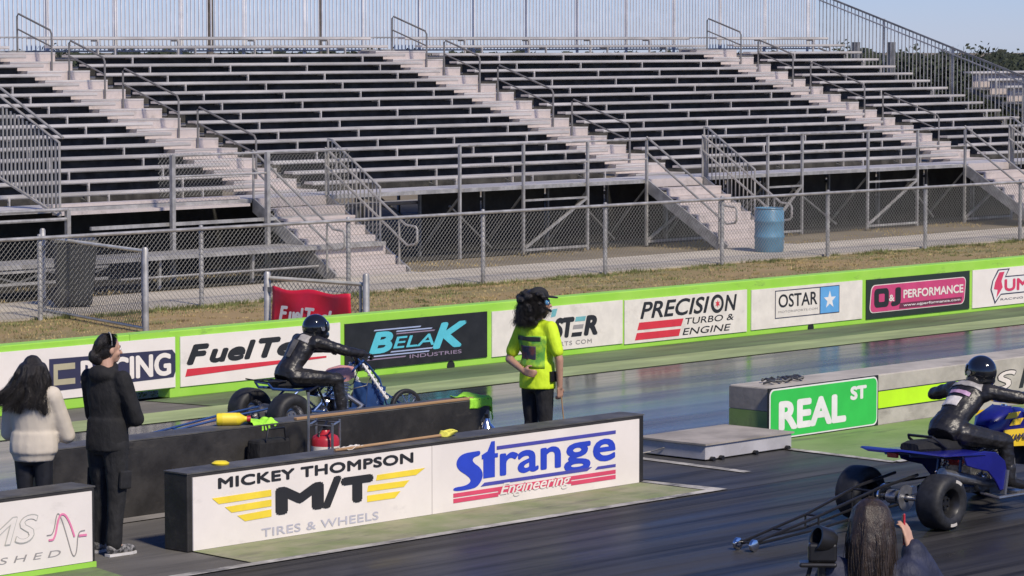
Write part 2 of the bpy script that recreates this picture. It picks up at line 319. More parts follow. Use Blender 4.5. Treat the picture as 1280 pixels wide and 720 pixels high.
# dry grass
def grass(name, n, x0, x1, y0, y1, h, mat, label, dens=None):
    b = MB(); vs = []; fs = []
    for i in range(n):
        x = random.uniform(x0, x1); y = random.uniform(y0, y1)
        if dens and not dens(x, y): continue
        a = random.uniform(0, PI); hh = h*random.uniform(.4, 1.2); w = random.uniform(.006, .014); lx = random.uniform(-.5, .5)*hh; ly = random.uniform(-.5, .5)*hh
        o = len(vs); vs += [(x-w*math.cos(a), y-w*math.sin(a), 0), (x+w*math.cos(a), y+w*math.sin(a), 0), (x+lx, y+ly, hh)]; fs.append((o, o+1, o+2))
    b.v = vs; b.f = fs; me = bpy.data.meshes.new(name); me.from_pydata(vs, [], fs); me.materials.append(M[mat])
    o = bpy.data.objects.new(name, me); C.objects.link(o); o['kind'] = 'stuff'; return tag(o, label, 'grass')
from mathutils import noise as mn
pn = lambda x, y, s=.5, o=0: mn.noise(Vector((x*s+o, y*s, o*1.7)))
grass('dry_grass', 52000, 21, 62, 28.7, 37.85, .028, 'blade_a', 'short dry tan grass on the verge behind the lime wall', lambda x, y: pn(x, y, .45) > -.25)
grass('green_grass', 36000, 21, 62, 28.7, 37.9, .032, 'blade_b', 'sparse green weeds growing through the dry verge', lambda x, y: pn(x, y, .6, 9) + (.25 if y > 36.3 else 0) > .18)
def clumps(name, n, per, x0, x1, y0, y1, h, mat, label):
    vs = []; fs = []
    for c in range(n):
        cx, cy = random.uniform(x0, x1), random.uniform(y0, y1); cr = random.uniform(.05, .22); ch = h*random.uniform(.5, 1.3)
        for i in range(per):
            a = random.uniform(0, 2*PI); q_ = cr*random.random()**.6; x, y = cx+q_*math.cos(a)*1.6, cy+q_*math.sin(a); b_ = random.uniform(0, PI); w = random.uniform(.006, .013); hh = ch*random.uniform(.5, 1.1); o = len(vs)
            vs += [(x-w*math.cos(b_), y-w*math.sin(b_), -.005), (x+w*math.cos(b_), y+w*math.sin(b_), -.005), (x+math.cos(a)*hh*.5, y+math.sin(a)*hh*.5, hh)]; fs.append((o, o+1, o+2))
    me = bpy.data.meshes.new(name); me.from_pydata(vs, [], fs); me.materials.append(M[mat]); o = bpy.data.objects.new(name, me); C.objects.link(o); o['kind'] = 'stuff'; return tag(o, label, 'grass')
clumps('weed_clumps', 330, 45, 24, 62, 28.8, 37.8, .05, 'blade_b', 'scattered green weed clumps on the dry verge')
clumps('straw_clumps', 420, 45, 24, 62, 28.8, 37.8, .045, 'blade_a', 'scattered straw coloured grass clumps on the verge')
clumps('kerb_weeds', 170, 40, 30, 62, 37.45, 37.88, .08, 'blade_b', 'weeds along the foot of the chain link fence')
grass('edge_weeds', 9000, 30, 62, 40.2, 42.6, .05, 'blade_a', 'thin dry weeds between sidewalk and grandstand posts', lambda x, y: pn(x, y, .7, 3) > .05)
# ------------------------------------------------------------------ far lime barrier with banners
YW = 28.4
wl = thing('barrier_wall', 'low lime green painted concrete wall along the far lane', 'wall', (30, YW+.12, 0))
def kid(b, name, mat, par, **k):      # parts given in world coordinates under a thing at a place
    o = b.out(name, mat, par, **k); o.location = -Vector(par.location); return o
kid(MB().box(-10, 23.80, YW, YW+.22, 0, .79), 'wall_section', 'lime', wl, bev=.012)
kid(MB().box(23.80, 24.40, YW, YW+.22, .115, .79), 'wall_section', 'lime', wl)
kid(MB().box(24.40, 95, YW, YW+.22, 0, .79), 'wall_section', 'lime', wl, bev=.012)
for x in (29.1, 36.55, 47.0):         # drain holes at the foot of the wall
    kid(MB().lathe([(.0, -.004), (.072, -.004), (.072, .0)], (x, YW, .028), (0, 1, 0), 14), 'drain_hole', 'black_panel', wl)
BY = YW-.016
def banner(name, label, x0, x1, z0, z1, mat, y=BY, t=.014):
    th = thing(name, label, 'banner', ((x0+x1)/2, y, z0), 0, 'sponsor banners along the far wall')
    p = MB().box(x0, x1, y, y+t, z0, z1).out('panel', mat, th); return th
def fin(th):
    for c in th.children: c.location = -Vector(th.location)
T = lambda th, s, x0, x1, z0, z1, m, **k: text_mesh(s, x0, x1, z0, z1, k.pop('y', BY-.001), m, parent=th, **k)
t = banner('sponsor_banner', 'white banner with a dark block logo behind the two women', 20.5, 24.47, .13, .72, 'banner_white')
flat([(22.60, .225), (24.44, .25), (24.47, .32), (24.47, .52), (24.42, .575), (22.60, .595)], BY-.002, 'ink_navy', 'logo_shape', t)
flat([(22.66, .29), (22.97, .29), (22.97, .355), (22.72, .355), (22.72, .46), (22.97, .46), (22.97, .53), (22.66, .53)], BY-.004, 'ink_olive', 'logo_shape', t)
T(t, 'RACING', 23.05, 24.40, .275, .545, 'banner_white', bold=.03, y=BY-.004); fin(t)
t = banner('sponsor_banner', 'white banner with black italic lettering over a long red wedge', 24.55, 27.14, .125, .715, 'banner_white')
T(t, 'F', 24.64, 25.0, .372, .612, 'ink_ink', bold=.06, shear=.28); T(t, 'uel', 25.0, 25.74, .372, .605, 'ink_ink', bold=.05, shear=.25)
T(t, 'T', 25.78, 26.15, .372, .612, 'ink_ink', bold=.06, shear=.28); T(t, 'ech', 26.08, 26.98, .372, .60, 'ink_ink', bold=.05, shear=.25)
flat([(24.62, .24), (26.9, .300), (26.9, .322), (24.65, .328)], BY-.002, 'ink_red', 'logo_shape', t); fin(t)
t = banner('sponsor_banner', 'black banner with cyan lettering ahead of the far rider', 27.22, 29.76, .10, .69, 'black_panel')
T(t, 'B', 27.63, 28.05, .285, .555, 'ink_cyan', bold=.05, shear=.25); T(t, 'ELA', 28.05, 28.78, .328, .474, 'ink_cyan', bold=.015, shear=.22); T(t, 'K', 28.75, 29.38, .27, .60, 'ink_cyan', bold=.045, shear=.28)
T(t, 'INDUSTRIES', 28.34, 29.28, .185, .232, 'ink_mauve', bold=.02)
for a, q, z, m in ((27.71, 28.55, .577, 'ink_paleblue'), (28.10, 28.75, .542, 'ink_paleblue'), (28.10, 28.80, .512, 'ink_mauve'), (28.0, 28.76, .29, 'ink_paleblue'), (27.61, 28.70, .254, 'ink_paleblue'), (27.59, 28.28, .217, 'ink_mauve')):
    flat([(a, z-.008), (q-.02, z-.008), (q, z+.008), (a+.02, z+.008)], BY-.002, m, 'logo_stripe', t)
fin(t)
t = banner('sponsor_banner', 'white banner with black and teal lettering behind the man in yellow', 29.85, 32.41, .09, .68, 'banner_cream')
T(t, 'ST', 31.02, 31.44, .243, .52, 'ink_ink', bold=.05, shear=.2); T(t, 'R', 31.62, 31.90, .247, .517, 'ink_ink', bold=.05, shear=.2)
for z0, z1, m, dx in ((.25, .305, 'ink_ink', 0), (.35, .405, 'ink_midgrey', .03), (.45, .51, 'ink_teal', .075)):
    flat([(31.37+dx, z0), (31.57+dx, z0), (31.59+dx, z1), (31.39+dx, z1)], BY-.002, m, 'logo_stripe', t)
flat([(30.97, .535), (31.06, .545), (31.10, .645), (31.0, .64)], BY-.002, 'ink_teal', 'logo_shape', t)
T(t, 'SPORTS COM', 30.87, 31.78, .142, .20, 'ink_midgrey', bold=.01, spacing=1.2); fin(t)
t = banner('sponsor_banner', 'cream banner with black lettering and two thick red bars', 32.45, 35.07, .075, .67, 'banner_cream')
T(t, 'PRECISI', 32.77, 34.24, .395, .628, 'ink_ink', bold=.02, shear=.25); T(t, 'N', 34.57, 34.84, .395, .62, 'ink_ink', bold=.02, shear=.2)
T(t, 'TURBO &', 33.72, 34.77, .262, .352, 'ink_ink', bold=.006, shear=.15); T(t, 'ENGINE', 33.66, 34.71, .118, .212, 'ink_ink', bold=.006, shear=.2)
el = lambda cx, cz, rx, rz, n=28: [(cx+rx*math.cos(2*PI*i/n), cz+rz*math.sin(2*PI*i/n)) for i in range(n)]
flat(el(34.41, .509, .14, .13), BY-.002, 'ink_ink', 'logo_ring', t); flat(el(34.41, .509, .085, .082), BY-.005, 'banner_cream', 'logo_ring', t)
flat([(34.41+.055*(1 if i % 2 else .45)*math.cos(PI*i/6), .509+.055*(1 if i % 2 else .45)*math.sin(PI*i/6)) for i in range(12)], BY-.008, 'ink_red', 'logo_star', t)
flat([(32.71, .25), (33.63, .25), (33.68, .35), (32.75, .35)], BY-.002, 'ink_red', 'logo_stripe', t); flat([(32.66, .115), (33.58, .115), (33.62, .21), (32.70, .21)], BY-.002, 'ink_red', 'logo_stripe', t); fin(t)
t = banner('sponsor_banner', 'pale banner with framed black lettering and a blue star square', 35.17, 37.76, .085, .655, 'banner_cream')
fr = .010
for q in (rect(35.70, 37.20, .215, .225), rect(35.70, 37.20, .605, .615), rect(35.70, 35.712, .225, .605), rect(37.19, 37.20, .225, .605), rect(36.735, 36.75, .225, .605)): flat(q, BY-.004, 'ink_navy', 'logo_frame', t)
flat(rect(36.75, 37.19, .225, .605), BY-.002, 'ink_sky', 'logo_shape', t)
flat([(36.97+.15*(1 if i % 2 == 0 else .40)*math.cos(PI/2+PI*i/5), .41+.135*(1 if i % 2 == 0 else .40)*math.sin(PI/2+PI*i/5)) for i in range(10)], BY-.005, 'white', 'logo_star', t)
T(t, 'OSTAR', 35.78, 36.68, .365, .555, 'ink_ink', bold=.012); T(t, 'MOTORSPORTS.COM', 35.78, 36.69, .288, .318, 'ink_midgrey'); fin(t)
t = banner('sponsor_banner', 'dark banner with a rounded magenta plaque', 37.86, 40.48, .065, .65, 'ink_darkgreen')
sh = lambda pts, k, zc: [(x+(z-zc)*k, z) for x, z in pts]
flat(sh(rrect(37.95, 40.36, .150, .565, .09), .12, .36), BY-.002, 'ink_cream', 'plaque', t); flat(sh(rrect(37.967, 40.343, .162, .553, .083), .12, .36), BY-.005, 'ink_magenta', 'plaque', t)
flat([(38.66, .180), (40.25, .180), (40.27, .262), (38.68, .262)], BY-.008, 'ink_maroon', 'plaque', t)
flat(rrect(38.04, 38.40, .225, .505, .07), BY-.008, 'ink_ink', 'letter_o', t); flat(rrect(38.15, 38.29, .305, .425, .02), BY-.011, 'ink_magenta', 'letter_o', t)
T(t, '&', 38.40, 38.53, .30, .40, 'ink_cream', bold=.03, y=BY-.011); T(t, 'J', 38.45, 38.70, .225, .50, 'ink_ink', bold=.06, y=BY-.009)
T(t, 'PERFORMANCE', 38.76, 40.30, .325, .455, 'ink_cream', bold=.03, y=BY-.009); T(t, 'www.ojperformance.com', 38.76, 40.22, .195, .245, 'white', bold=.015, y=BY-.011); fin(t)
t = banner('sponsor_banner', 'white banner with a red lightning bolt initial at the right edge', 40.56, 43.2, .065, .65, 'banner_white')
flat([(41.229, .628), (41.551, .63), (41.451, .515), (42.95, .511), (42.95, .232), (41.321, .23), (41.155, .094), (41.033, .324), (41.08, .457)], BY-.002, 'ink_navy', 'logo_shape', t)
flat([(41.25, .610), (41.50, .612), (41.41, .497), (42.93, .495), (42.93, .248), (41.31, .248), (41.16, .135), (41.06, .324), (41.105, .457)], BY-.005, 'white', 'logo_shape', t)
flat([(41.263, .583), (41.399, .586), (41.317, .444), (41.353, .345), (41.187, .189), (41.218, .314), (41.117, .329), (41.148, .434)], BY-.008, 'ink_redorange', 'logo_bolt', t)
T(t, 'UMMIT', 41.40, 42.85, .275, .465, 'ink_redorange', bold=.04, y=BY-.008); T(t, 'RACING EQUIPMENT', 41.31, 42.9, .135, .172, 'ink_navy', y=BY-.002); fin(t)
# ------------------------------------------------------------------ near walls
def black_wall(name, label, x0, x1, y0, y1, h, tint='wall_black'):
    th = thing(name, label, 'wall', ((x0+x1)/2, (y0+y1)/2, 0)); kid(MB().box(x0, x1, y0, y1, 0, h-.012), 'wall_body', tint, th, bev=.01)
    kid(MB().box(x0-.004, x1+.004, y0-.004, y1+.004, h-.012, h), 'wall_cap', 'wall_top', th); return th
NY = 19.70
black_wall('timing_wall', 'low black wall carrying the yellow winged and blue lettered banners', 17.10, 22.80, NY, NY+.29, .655)
black_wall('timing_wall', 'low black wall in the lower left corner of the picture', 8.0, 16.13, NY, NY+.29, .655)
kid(MB().box(8, 16.125, NY-.02, NY-.001, .006, .05), 'green_kick_strip', 'lime', bpy.data.objects['timing_wall.001'])
black_wall('timing_wall', 'plain black wall behind the two women with cloths lying on top', 17.15, 22.58, 21.5, 21.8, .69)
NB = NY-.014
def nbanner(label, x0, x1, z0, z1, mat='banner_white'):
    th = thing('wall_banner', label, 'banner', ((x0+x1)/2, NB, z0), 0, 'banners on the near walls'); MB().box(x0, x1, NB, NB+.012, z0, z1).out('panel', mat, th); return th
TN = lambda th, s, x0, x1, z0, z1, m, **k: text_mesh(s, x0, x1, z0, z1, k.pop('y', NB-.001), m, parent=th, **k)
t = nbanner('white banner with heavy black letters between yellow wings', 17.15, 19.93, .012, .617)
TN(t, 'MICKEY THOMPSON', 17.42, 19.70, .495, .588, 'ink_ink', bold=.045, spacing=1.05)
TN(t, 'M', 18.06, 18.62, .205, .440, 'ink_ink', bold=.075); TN(t, '/', 18.60, 18.83, .203, .470, 'ink_ink', bold=.05); TN(t, 'T', 18.82, 19.21, .215, .447, 'ink_ink', bold=.075)
TN(t, 'TIRES & WHEELS', 17.90, 19.27, .04, .112, 'ink_greytext', bold=.015, spacing=1.05)
for q in ([(17.354, .425), (17.427, .37), (18.015, .375), (18.012, .430)], [(17.495, .338), (17.568, .284), (18.015, .290), (18.015, .347)], [(17.63, .252), (17.716, .196), (18.014, .203), (18.014, .264)],
          [(19.241, .382), (19.732, .382), (19.843, .434), (19.255, .430)], [(19.133, .295), (19.58, .293), (19.649, .345), (19.147, .348)], [(19.133, .206), (19.471, .206), (19.539, .26), (19.133, .262)]): flat(q, NB-.002, 'ink_yel', 'wing_bar', t)
fin(t)
t = nbanner('white banner with big blue lettering above red stripes', 19.936, 22.72, .012, .617)
def smooth_poly(p, n=4):
    for _ in range(n-2):
        q = []
        for i in range(len(p)):
            a, c = Vector(p[i]), Vector(p[(i+1) % len(p)]); q += [tuple(a*.75+c*.25), tuple(a*.25+c*.75)]
        p = q
    return p
sw = smooth_poly([(20.20, .185), (20.20, .222), (20.36, .222), (20.43, .255), (20.40, .30), (20.25, .38), (20.235, .455), (20.31, .515), (20.50, .520), (20.545, .520), (20.545, .478), (20.46, .470), (20.44, .43), (20.56, .36), (20.585, .28), (20.52, .205), (20.44, .185)])
flat(sw, NB-.002, 'ink_blue', 'letter_s', t)
flat([(20.585, .265), (20.585, .44), (20.565, .44), (20.565, .478), (20.64, .505), (20.69, .59), (20.735, .59), (20.735, .478), (20.775, .478), (20.775, .44), (20.735, .44), (20.735, .265)], NB-.002, 'ink_blue', 'letter_t', t)
TN(t, 'ran', 20.80, 21.62, .262, .47, 'ink_blue', bold=.034); TN(t, 'g', 21.66, 22.03, .20, .475, 'ink_blue', bold=.028); TN(t, 'e', 22.06, 22.38, .262, .475, 'ink_blue', bold=.034)
for q, m in ((rect(20.76, 22.38, .508, .540), 'ink_bluel'), ([(20.55, .195), (21.98, .195), (22.05, .226), (20.60, .226)], 'ink_bluel'), ([(22.09, .195), (22.38, .195), (22.38, .222), (22.13, .222)], 'ink_bluel'),
             (rect(20.20, 20.78, .132, .168), 'ink_pinkred'), (rect(21.76, 22.38, .132, .168), 'ink_pinkred'), (rect(20.20, 20.78, .082, .120), 'ink_pinkred'), (rect(21.76, 22.38, .082, .120), 'ink_pinkred'), (rect(20.78, 21.76, .10, .168), 'ink_pinkred')):
    flat(q, NB-.002, m, 'logo_stripe', t)
TN(t, 'Engineering', 20.80, 21.75, .062, .198, 'banner_white', bold=.012, shear=.35, y=NB-.005); fin(t)
t = nbanner('white banner with outlined letters and a pink wave, lower left corner', 12.0, 16.09, .055, .617)
TN(t, 'MS', 14.98, 15.55, .275, .50, 'ink_outline', bold=.02, shear=.25); TN(t, 'MS', 14.992, 15.538, .285, .49, 'banner_white', bold=-.005, shear=.25, y=NB-.005)
TN(t, 'S H E D', 15.16, 15.77, .135, .187, 'ink_midgrey', shear=.2)
def smooth_line(p, n=3):
    for _ in range(n):
        q = [p[0]]
        for i in range(len(p)-1):
            a, c = Vector(p[i]), Vector(p[i+1]); q += [tuple(a*.75+c*.25), tuple(a*.25+c*.75)]
        p = q+[p[-1]]
    return p
ribbon(smooth_line([(15.631, .313), (15.70, .313), (15.735, .50), (15.783, .426), (15.843, .249), (15.89, .105), (15.93, .141), (15.942, .309), (16.014, .312)]), .009, NB-.002, 'ink_midgrey', 'logo_wave', t)
ribbon(smooth_line([(15.648, .274), (15.71, .272), (15.75, .46), (15.81, .47), (15.863, .388), (15.906, .273)]), .016, NB-.005, 'ink_pinkline', 'logo_wave', t); ribbon([(15.95, .276), (16.03, .274)], .018, NB-.005, 'ink_pinkline', 'logo_wave', t); fin(t)
# ------------------------------------------------------------------ centre wall with REAL ST sign, and the grey platform
RY = 20.76
rw = thing('concrete_wall', 'pale concrete centre wall behind the near quad rider', 'wall', (30, RY+.28, 0))
kid(MB().box(26.06, 70, RY, RY+.56, 0, .56), 'wall_body', 'concrete', rw, bev=.012)
kid(MB().box(26.045, 26.06, RY+.005, RY+.555, .005, .31), 'green_end_paint', 'green_pad', rw)
kid(MB().box(26.045, 26.06, RY+.005, RY+.555, .318, .545), 'dark_end_face', 'concrete_dark', rw)  # upper end face in a darker concrete tone than the body
kid(MB().box(27.9, 29.75, RY-.004, RY, .19, .375), 'lime_stripe', 'lime_stripe', rw)
for z in (.182, .375): kid(MB().box(27.9, 29.75, RY-.005, RY, z, z+.010), 'stripe_border', 'ink_ink', rw)
o = text_mesh('S', 30.05, 30.55, .195, .43, RY-.001, 'ink_ink', 'lettering', rw, bold=.05, shear=.3); o.location = -Vector(rw.location)
o = text_mesh('S', 30.068, 30.532, .207, .418, RY-.004, 'ink_cream', 'lettering', rw, bold=.02, shear=.3); o.location = -Vector(rw.location)
kid(MB().prism([(30.60, .2), (30.68, .2), (30.78, .43), (30.70, .43)], (0, RY-.002, 0), (1, 0, 0), (0, 0, 1), .002), 'lettering', 'ink_ink', rw)
sg = thing('street_sign', 'green street sign with white letters on the end of the centre wall', 'sign', (26.9, RY-.03, .02))
ky = RY-.022
def skid(o): o.location = -Vector(sg.location); return o
skid(MB().box(25.99, 27.89, ky, ky+.018, .012, .560).out('back_board', 'black_panel', sg))
skid(flat(rrect(26.00, 27.87, .022, .550, .07), ky-.001, 'white', 'border', sg)); skid(flat(rrect(26.018, 27.852, .038, .534, .06), ky-.004, 'sign_green', 'panel', sg))
skid(text_mesh('REAL', 26.15, 27.31, .105, .415, ky-.006, 'white', 'lettering', sg, bold=.042)); skid(text_mesh('ST', 27.38, 27.67, .325, .475, ky-.006, 'white', 'lettering', sg, bold=.05))
cb = MB()
for k in range(5):
    a = random.uniform(0, 6); cb.tube([(26.35+k*.13+.10*math.cos(a+j*.7), RY+.30+.12*math.sin(a+j*.9), .575+.03*abs(math.sin(j*1.3+k))) for j in range(7)], .014, 6)
tag(cb.out('cable_bundle', 'dark_grey', smooth=True), 'dark tangled cables lying on top of the centre wall', 'cable')
pf = thing('starting_platform', 'low grey starting line platform beside the green street sign', 'platform', (25.0, 20.66, 0))
kid(MB().box(24.34, 25.72, 20.22, 21.1, .02, .165), 'body', 'plat_side', pf, bev=.006); kid(MB().box(24.32, 25.74, 20.20, 21.12, .165, .182), 'top_plate', 'plat_top', pf)
for x in (24.42, 24.56, 25.1, 25.62): kid(MB().lathe([(.0, -.02), (.025, -.02), (.025, .02), (0, .02)], (x, 20.19, .026), (0, 1, 0), 10), 'caster', 'black_metal', pf)
kid(MB().tube([(24.33, 20.75, .10), (24.30, 20.9, .05), (24.1, 21.0, .02)], .006, 6), 'tether', 'line', pf)
# ------------------------------------------------------------------ chain-link fence and gates
def chainlink(L, H, s=.085, r=.0032):
    b = MB()
    def seg(p, q):
        p = Vector(p); q = Vector(q); d = (q-p).normalized(); n = Vector((-d.z, 0, d.x)); y = Vector((0, 1, 0)); o = len(b.v)
        for e in (p, q): b.v += [tuple(e+n*r), tuple(e-n*r*.5+y*r), tuple(e-n*r*.5-y*r)]
        b.f += [(o, o+1, o+4, o+3), (o+1, o+2, o+5, o+4), (o+2, o, o+3, o+5)]
    k = -H
    while k < L:
        x0, x1 = max(k, 0), min(k+H, L)
        if x1-x0 > .02: seg((x0, 0, x0-k), (x1, 0, x1-k)); seg((x0, .004, H-(x0-k)), (x1, .004, H-(x1-k)))
        k += s
    return b
fc = thing('chain_link_fence', 'galvanized chain link fence along the front of the sidewalk', 'fence', (33, 37.7, 0))
o = chainlink(41, 1.17).out('wire_mesh', 'wire', fc); o.location = (-3.9, 0, .05); o['kind'] = 'stuff'
pm = MB().lathe([(.0, -.02), (.038, -.02), (.038, 1.26), (.03, 1.285), (0, 1.295)], n=10).mesh('post', M['galv'], True)
for x in (29.9, 33.09, 36.28, 39.47, 42.62, 45.89, 49.09, 52.28, 55.61, 58.9, 62.1, 65.3): inst('post', pm, fc, (x-33, .045, 0))
kid(MB().tube([(29.1, 37.7, 1.235), (70.1, 37.7, 1.235)], .028, 8), 'top_rail', 'galv', fc, smooth=True)
def gate(name, label, p0, p1, h, mat='gate_tube', tall=(1.3, 1.2), low=.06, mesh=True):
    p0, p1 = Vector(p0), Vector(p1); L = (p1-p0).length; g = thing(name, label, 'gate', p0, math.atan2(p1.y-p0.y, p1.x-p0.x), 'open chain link gates')
    for x, ht in ((0, tall[0]), (L, tall[1])): MB().lathe([(.0, 0), (.045, 0), (.045, ht), (.03, ht+.025), (0, ht+.03)], (x, 0, 0), n=10).out('post', 'galv', g, smooth=True)
    MB().tube([(.06, 0, h), (L-.06, 0, h)], .026, 8).out('top_rail', mat, g, smooth=True); MB().tube([(.06, 0, low), (L-.06, 0, low)], .022, 8).out('bottom_rail', mat, g, smooth=True)
    MB().tube([(L-.10, 0, low), (L-.10, 0, h)], .02, 8).out('end_stile', 'galv', g, smooth=True)
    if mesh: o = chainlink(L-.12, h-low, .08, .0032).out('wire_mesh', 'wire', g); o.location = (.06, 0, low); o['kind'] = 'stuff'
    for z in (low+.15, h-.15): MB().box(-.06, .1, -.03, .03, z-.03, z+.03).out('hinge', 'galv_dark', g)
    return g
gate('chain_link_gate', 'open chain link gate leaf in front of the dark wheeled bin', (30.67, 38.64, 0), (29.66, 35.04, 0), 1.17, tall=(1.28, 1.2))
gate('chain_link_gate', 'chain link gate leaf with tilted post at the left edge', (30.3, 39.4, 0), (28.2, 36.6, 0), 1.25, tall=(1.25, 1.35))
rg = gate('chain_link_gate', 'chain link gate leaf holding the red banner', (28.55, 31.25, 0), (28.62, 29.45, 0), 1.045, tall=(1.10, 1.16))
# red banner hung on the gate
n_, m_ = 24, 10; L_ = 1.46; bm_ = MB(); vs = []; fs = []
for i in range(n_+1):
    for j in range(m_+1):
        u, v = i/n_, j/m_; sag = .035*math.sin(u*PI*2)**2*(v**3); vs.append((.13+u*L_, -.055+.018*math.sin(u*9+v*3)+.012*math.sin(u*17-v*5), .33+v*.62-sag-.03*u))
for i in range(n_):
    for j in range(m_): a = i*(m_+1)+j; fs.append((a, a+m_+1, a+m_+2, a+1))
rbn = thing('cloth_banner', 'red cloth banner hanging on the gate behind the lime wall', 'banner', rg.location, rg.rotation_euler[2])
o = bm_.add(vs, fs).out('cloth', 'red_banner', rbn, smooth=True); sm = o.modifiers.new('s', 'SOLIDIFY'); sm.thickness = .004
for s_, a, c, z0, z1 in (('F', .30, .47, .50, .70), ('uel', .48, .76, .50, .69), ('T', .78, .96, .50, .70), ('ech', .92, 1.33, .50, .68)):
    o = text_mesh(s_, a, c, z0, z1, -.088, 'white', 'lettering', rbn, bold=.035, shear=.25)
# wheeled bin, drum
wb = thing('wheeled_bin', 'dark grey wheeled rubbish bin behind the open gate', 'bin', (31.62, 39.05, .035), math.radians(-35))
secs = [((0, 0, .10), .24, .25), ((0, 0, .16), .25, .26), ((0, 0, .98), .31, .32)]
b = MB()
def taper_box(b, z0, a0, b0, z1, a1, b1):
    return b.add([(-a0, -b0, z0), (a0, -b0, z0), (a0, b0, z0), (-a0, b0, z0), (-a1, -b1, z1), (a1, -b1, z1), (a1, b1, z1), (-a1, b1, z1)], [(3, 2, 1, 0), (4, 5, 6, 7), (0, 1, 5, 4), (1, 2, 6, 5), (2, 3, 7, 6), (3, 0, 4, 7)])
taper_box(b, .03, .25, .26, 1.0, .33, .34).out('body', 'bin', wb, bev=.03)
taper_box(MB(), 1.0, .36, .37, 1.05, .34, .35).out('lid', 'bin', wb, bev=.02)
MB().tube([(-.38, -.26, .98), (-.43, -.26, 1.0), (-.43, .26, 1.0), (-.38, .26, .98)], .018, 8).out('handle', 'black_metal', wb, smooth=True)
for y in (-.29, .29):
    w = MB().lathe([(.0, -.03), (.13, -.03), (.15, -.015), (.15, .015), (.13, .03), (0, .03)], (-.22, y, .15), (0, 1, 0), 18).out('wheel', 'tyre', wb, smooth=True)
dr = thing('drum', 'blue plastic drum standing on the sidewalk', 'drum', (49.05, 39.15, .035))
MB().lathe([(0, 0), (.27, 0), (.285, .03), (.288, .26), (.30, .28), (.30, .31), (.288, .33), (.288, .57), (.30, .59), (.30, .62), (.288, .64), (.285, .80), (.26, .84), (.255, .86), (.245, .86), (.24, .80), (0, .78)], n=32).out('body', 'blue_drum', dr, smooth=True)
MB().tube([(.268*math.cos(a*PI/12), .268*math.sin(a*PI/12), .855) for a in range(24)], .014, 6, True).out('rim', 'blue_drum', dr, smooth=True)
# ------------------------------------------------------------------ grandstand
Y0, Z0, TR, RS, NR = 44.0, 1.497, .554, .182, 16
rowY = lambda k: Y0+k*TR
rowZ = lambda k: Z0+k*RS
FOOT = .43
AIS = [30.62, 41.38, 52.12, 63.35]             # right edge of each aisle
AW = 1.10
def grandstand(label, secs, rows, aisles, stations, loc, rmat='gap_shade'):
    g = thing('grandstand', label, 'grandstand', loc); O = Vector(loc)
    cache = {}
    def plank(name, x0, x1, y, d, ztop, t, mat):
        key = (name, round(x1-x0, 3))
        if key not in cache: cache[key] = MB().box(0, x1-x0, 0, d, -t, 0).add([(0, 0, -t), (x1-x0, 0, -t), (x1-x0, .012, -t-.02), (0, .012, -t-.02)], [(0, 1, 2, 3)]).mesh(name, M[mat])
        inst(name, cache[key], g, (x0-O.x, y-O.y+random.uniform(-.004, .004), ztop-O.z+random.uniform(-.003, .003)), (0, random.uniform(-.0006, .0006), 0))
    br = MB().bar((0, .015, .0), (0, .015, -FOOT+.02), .045, .03).bar((0, 0, -.03), (0, .22, -.03), .045, .03).mesh('seat_bracket', M['alu'])
    for k in range(rows):
        y, z = rowY(k), rowZ(k)
        for x0, x1 in secs:
            plank('seat_plank', x0, x1, y, .245, z, .045, 'alu')
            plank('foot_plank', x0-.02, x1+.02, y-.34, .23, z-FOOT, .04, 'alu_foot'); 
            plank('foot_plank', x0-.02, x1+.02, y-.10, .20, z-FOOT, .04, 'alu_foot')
        for x0, x1 in secs:
            if (1 <= k < 14 or rows < 14): plank('gap_board', x0+.40, x1-.5, y+.205, .02, z-.048, FOOT-.06, rmat)  # boards added behind the seats; the dark ones stand in for shade in the gaps
        for x in stations:
            xs = x+(k % 2)*0
            if any(x0+.05 < xs < x1-.05 for x0, x1 in secs): inst('seat_bracket', br, g, (xs-O.x, y-O.y, z-.05-O.z))
    # sloping stringers and columns
    yb = rowY(rows-1)+.3; zb = rowZ(rows-1)-FOOT-.08
    for x in stations:
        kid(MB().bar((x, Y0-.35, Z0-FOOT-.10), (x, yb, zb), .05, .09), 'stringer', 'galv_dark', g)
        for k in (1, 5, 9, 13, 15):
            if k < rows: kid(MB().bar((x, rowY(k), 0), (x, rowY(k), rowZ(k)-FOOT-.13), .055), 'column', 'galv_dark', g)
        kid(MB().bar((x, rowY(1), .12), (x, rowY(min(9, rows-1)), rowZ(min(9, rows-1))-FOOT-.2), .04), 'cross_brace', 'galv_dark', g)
    st = MB().box(-.5, AW-.01, 0, TR+.03, -RS-.012, 0).mesh('aisle_step', M['alu_step'])
    ns = MB().box(-.5, AW-.01, -.006, .02, -.03, .004).mesh('step_nosing', M['alu'])
    for ar in aisles:
        for k in range(rows-1):
            zf = rowZ(k)-.13
            inst('aisle_step', st, g, (ar-AW+.005-O.x, rowY(k)-.10-O.y, zf-O.z)); inst('step_nosing', ns, g, (ar-AW+.005-O.x, rowY(k)-.10-O.y, zf-O.z))
        xc = ar-AW*.52
        for k1, k0 in ((15, 13), (12, 10), (9, 6), (5, 2)):      # looped aisle handrails
            if k1 >= rows: continue
            A = Vector((xc, rowY(k1)-.15, rowZ(k1)-.13-RS)); B = Vector((xc, rowY(k0)-.15, rowZ(k0)-.13-RS)); h = .80; u = Vector((0, 0, 1)); d = (B-A).normalized()
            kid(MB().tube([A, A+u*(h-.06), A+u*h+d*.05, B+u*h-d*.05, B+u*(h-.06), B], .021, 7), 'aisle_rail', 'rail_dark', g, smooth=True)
            kid(MB().tube([A+u*.48, B+u*.48], .017, 6), 'aisle_rail_bar', 'rail_dark', g, smooth=True)
    return g
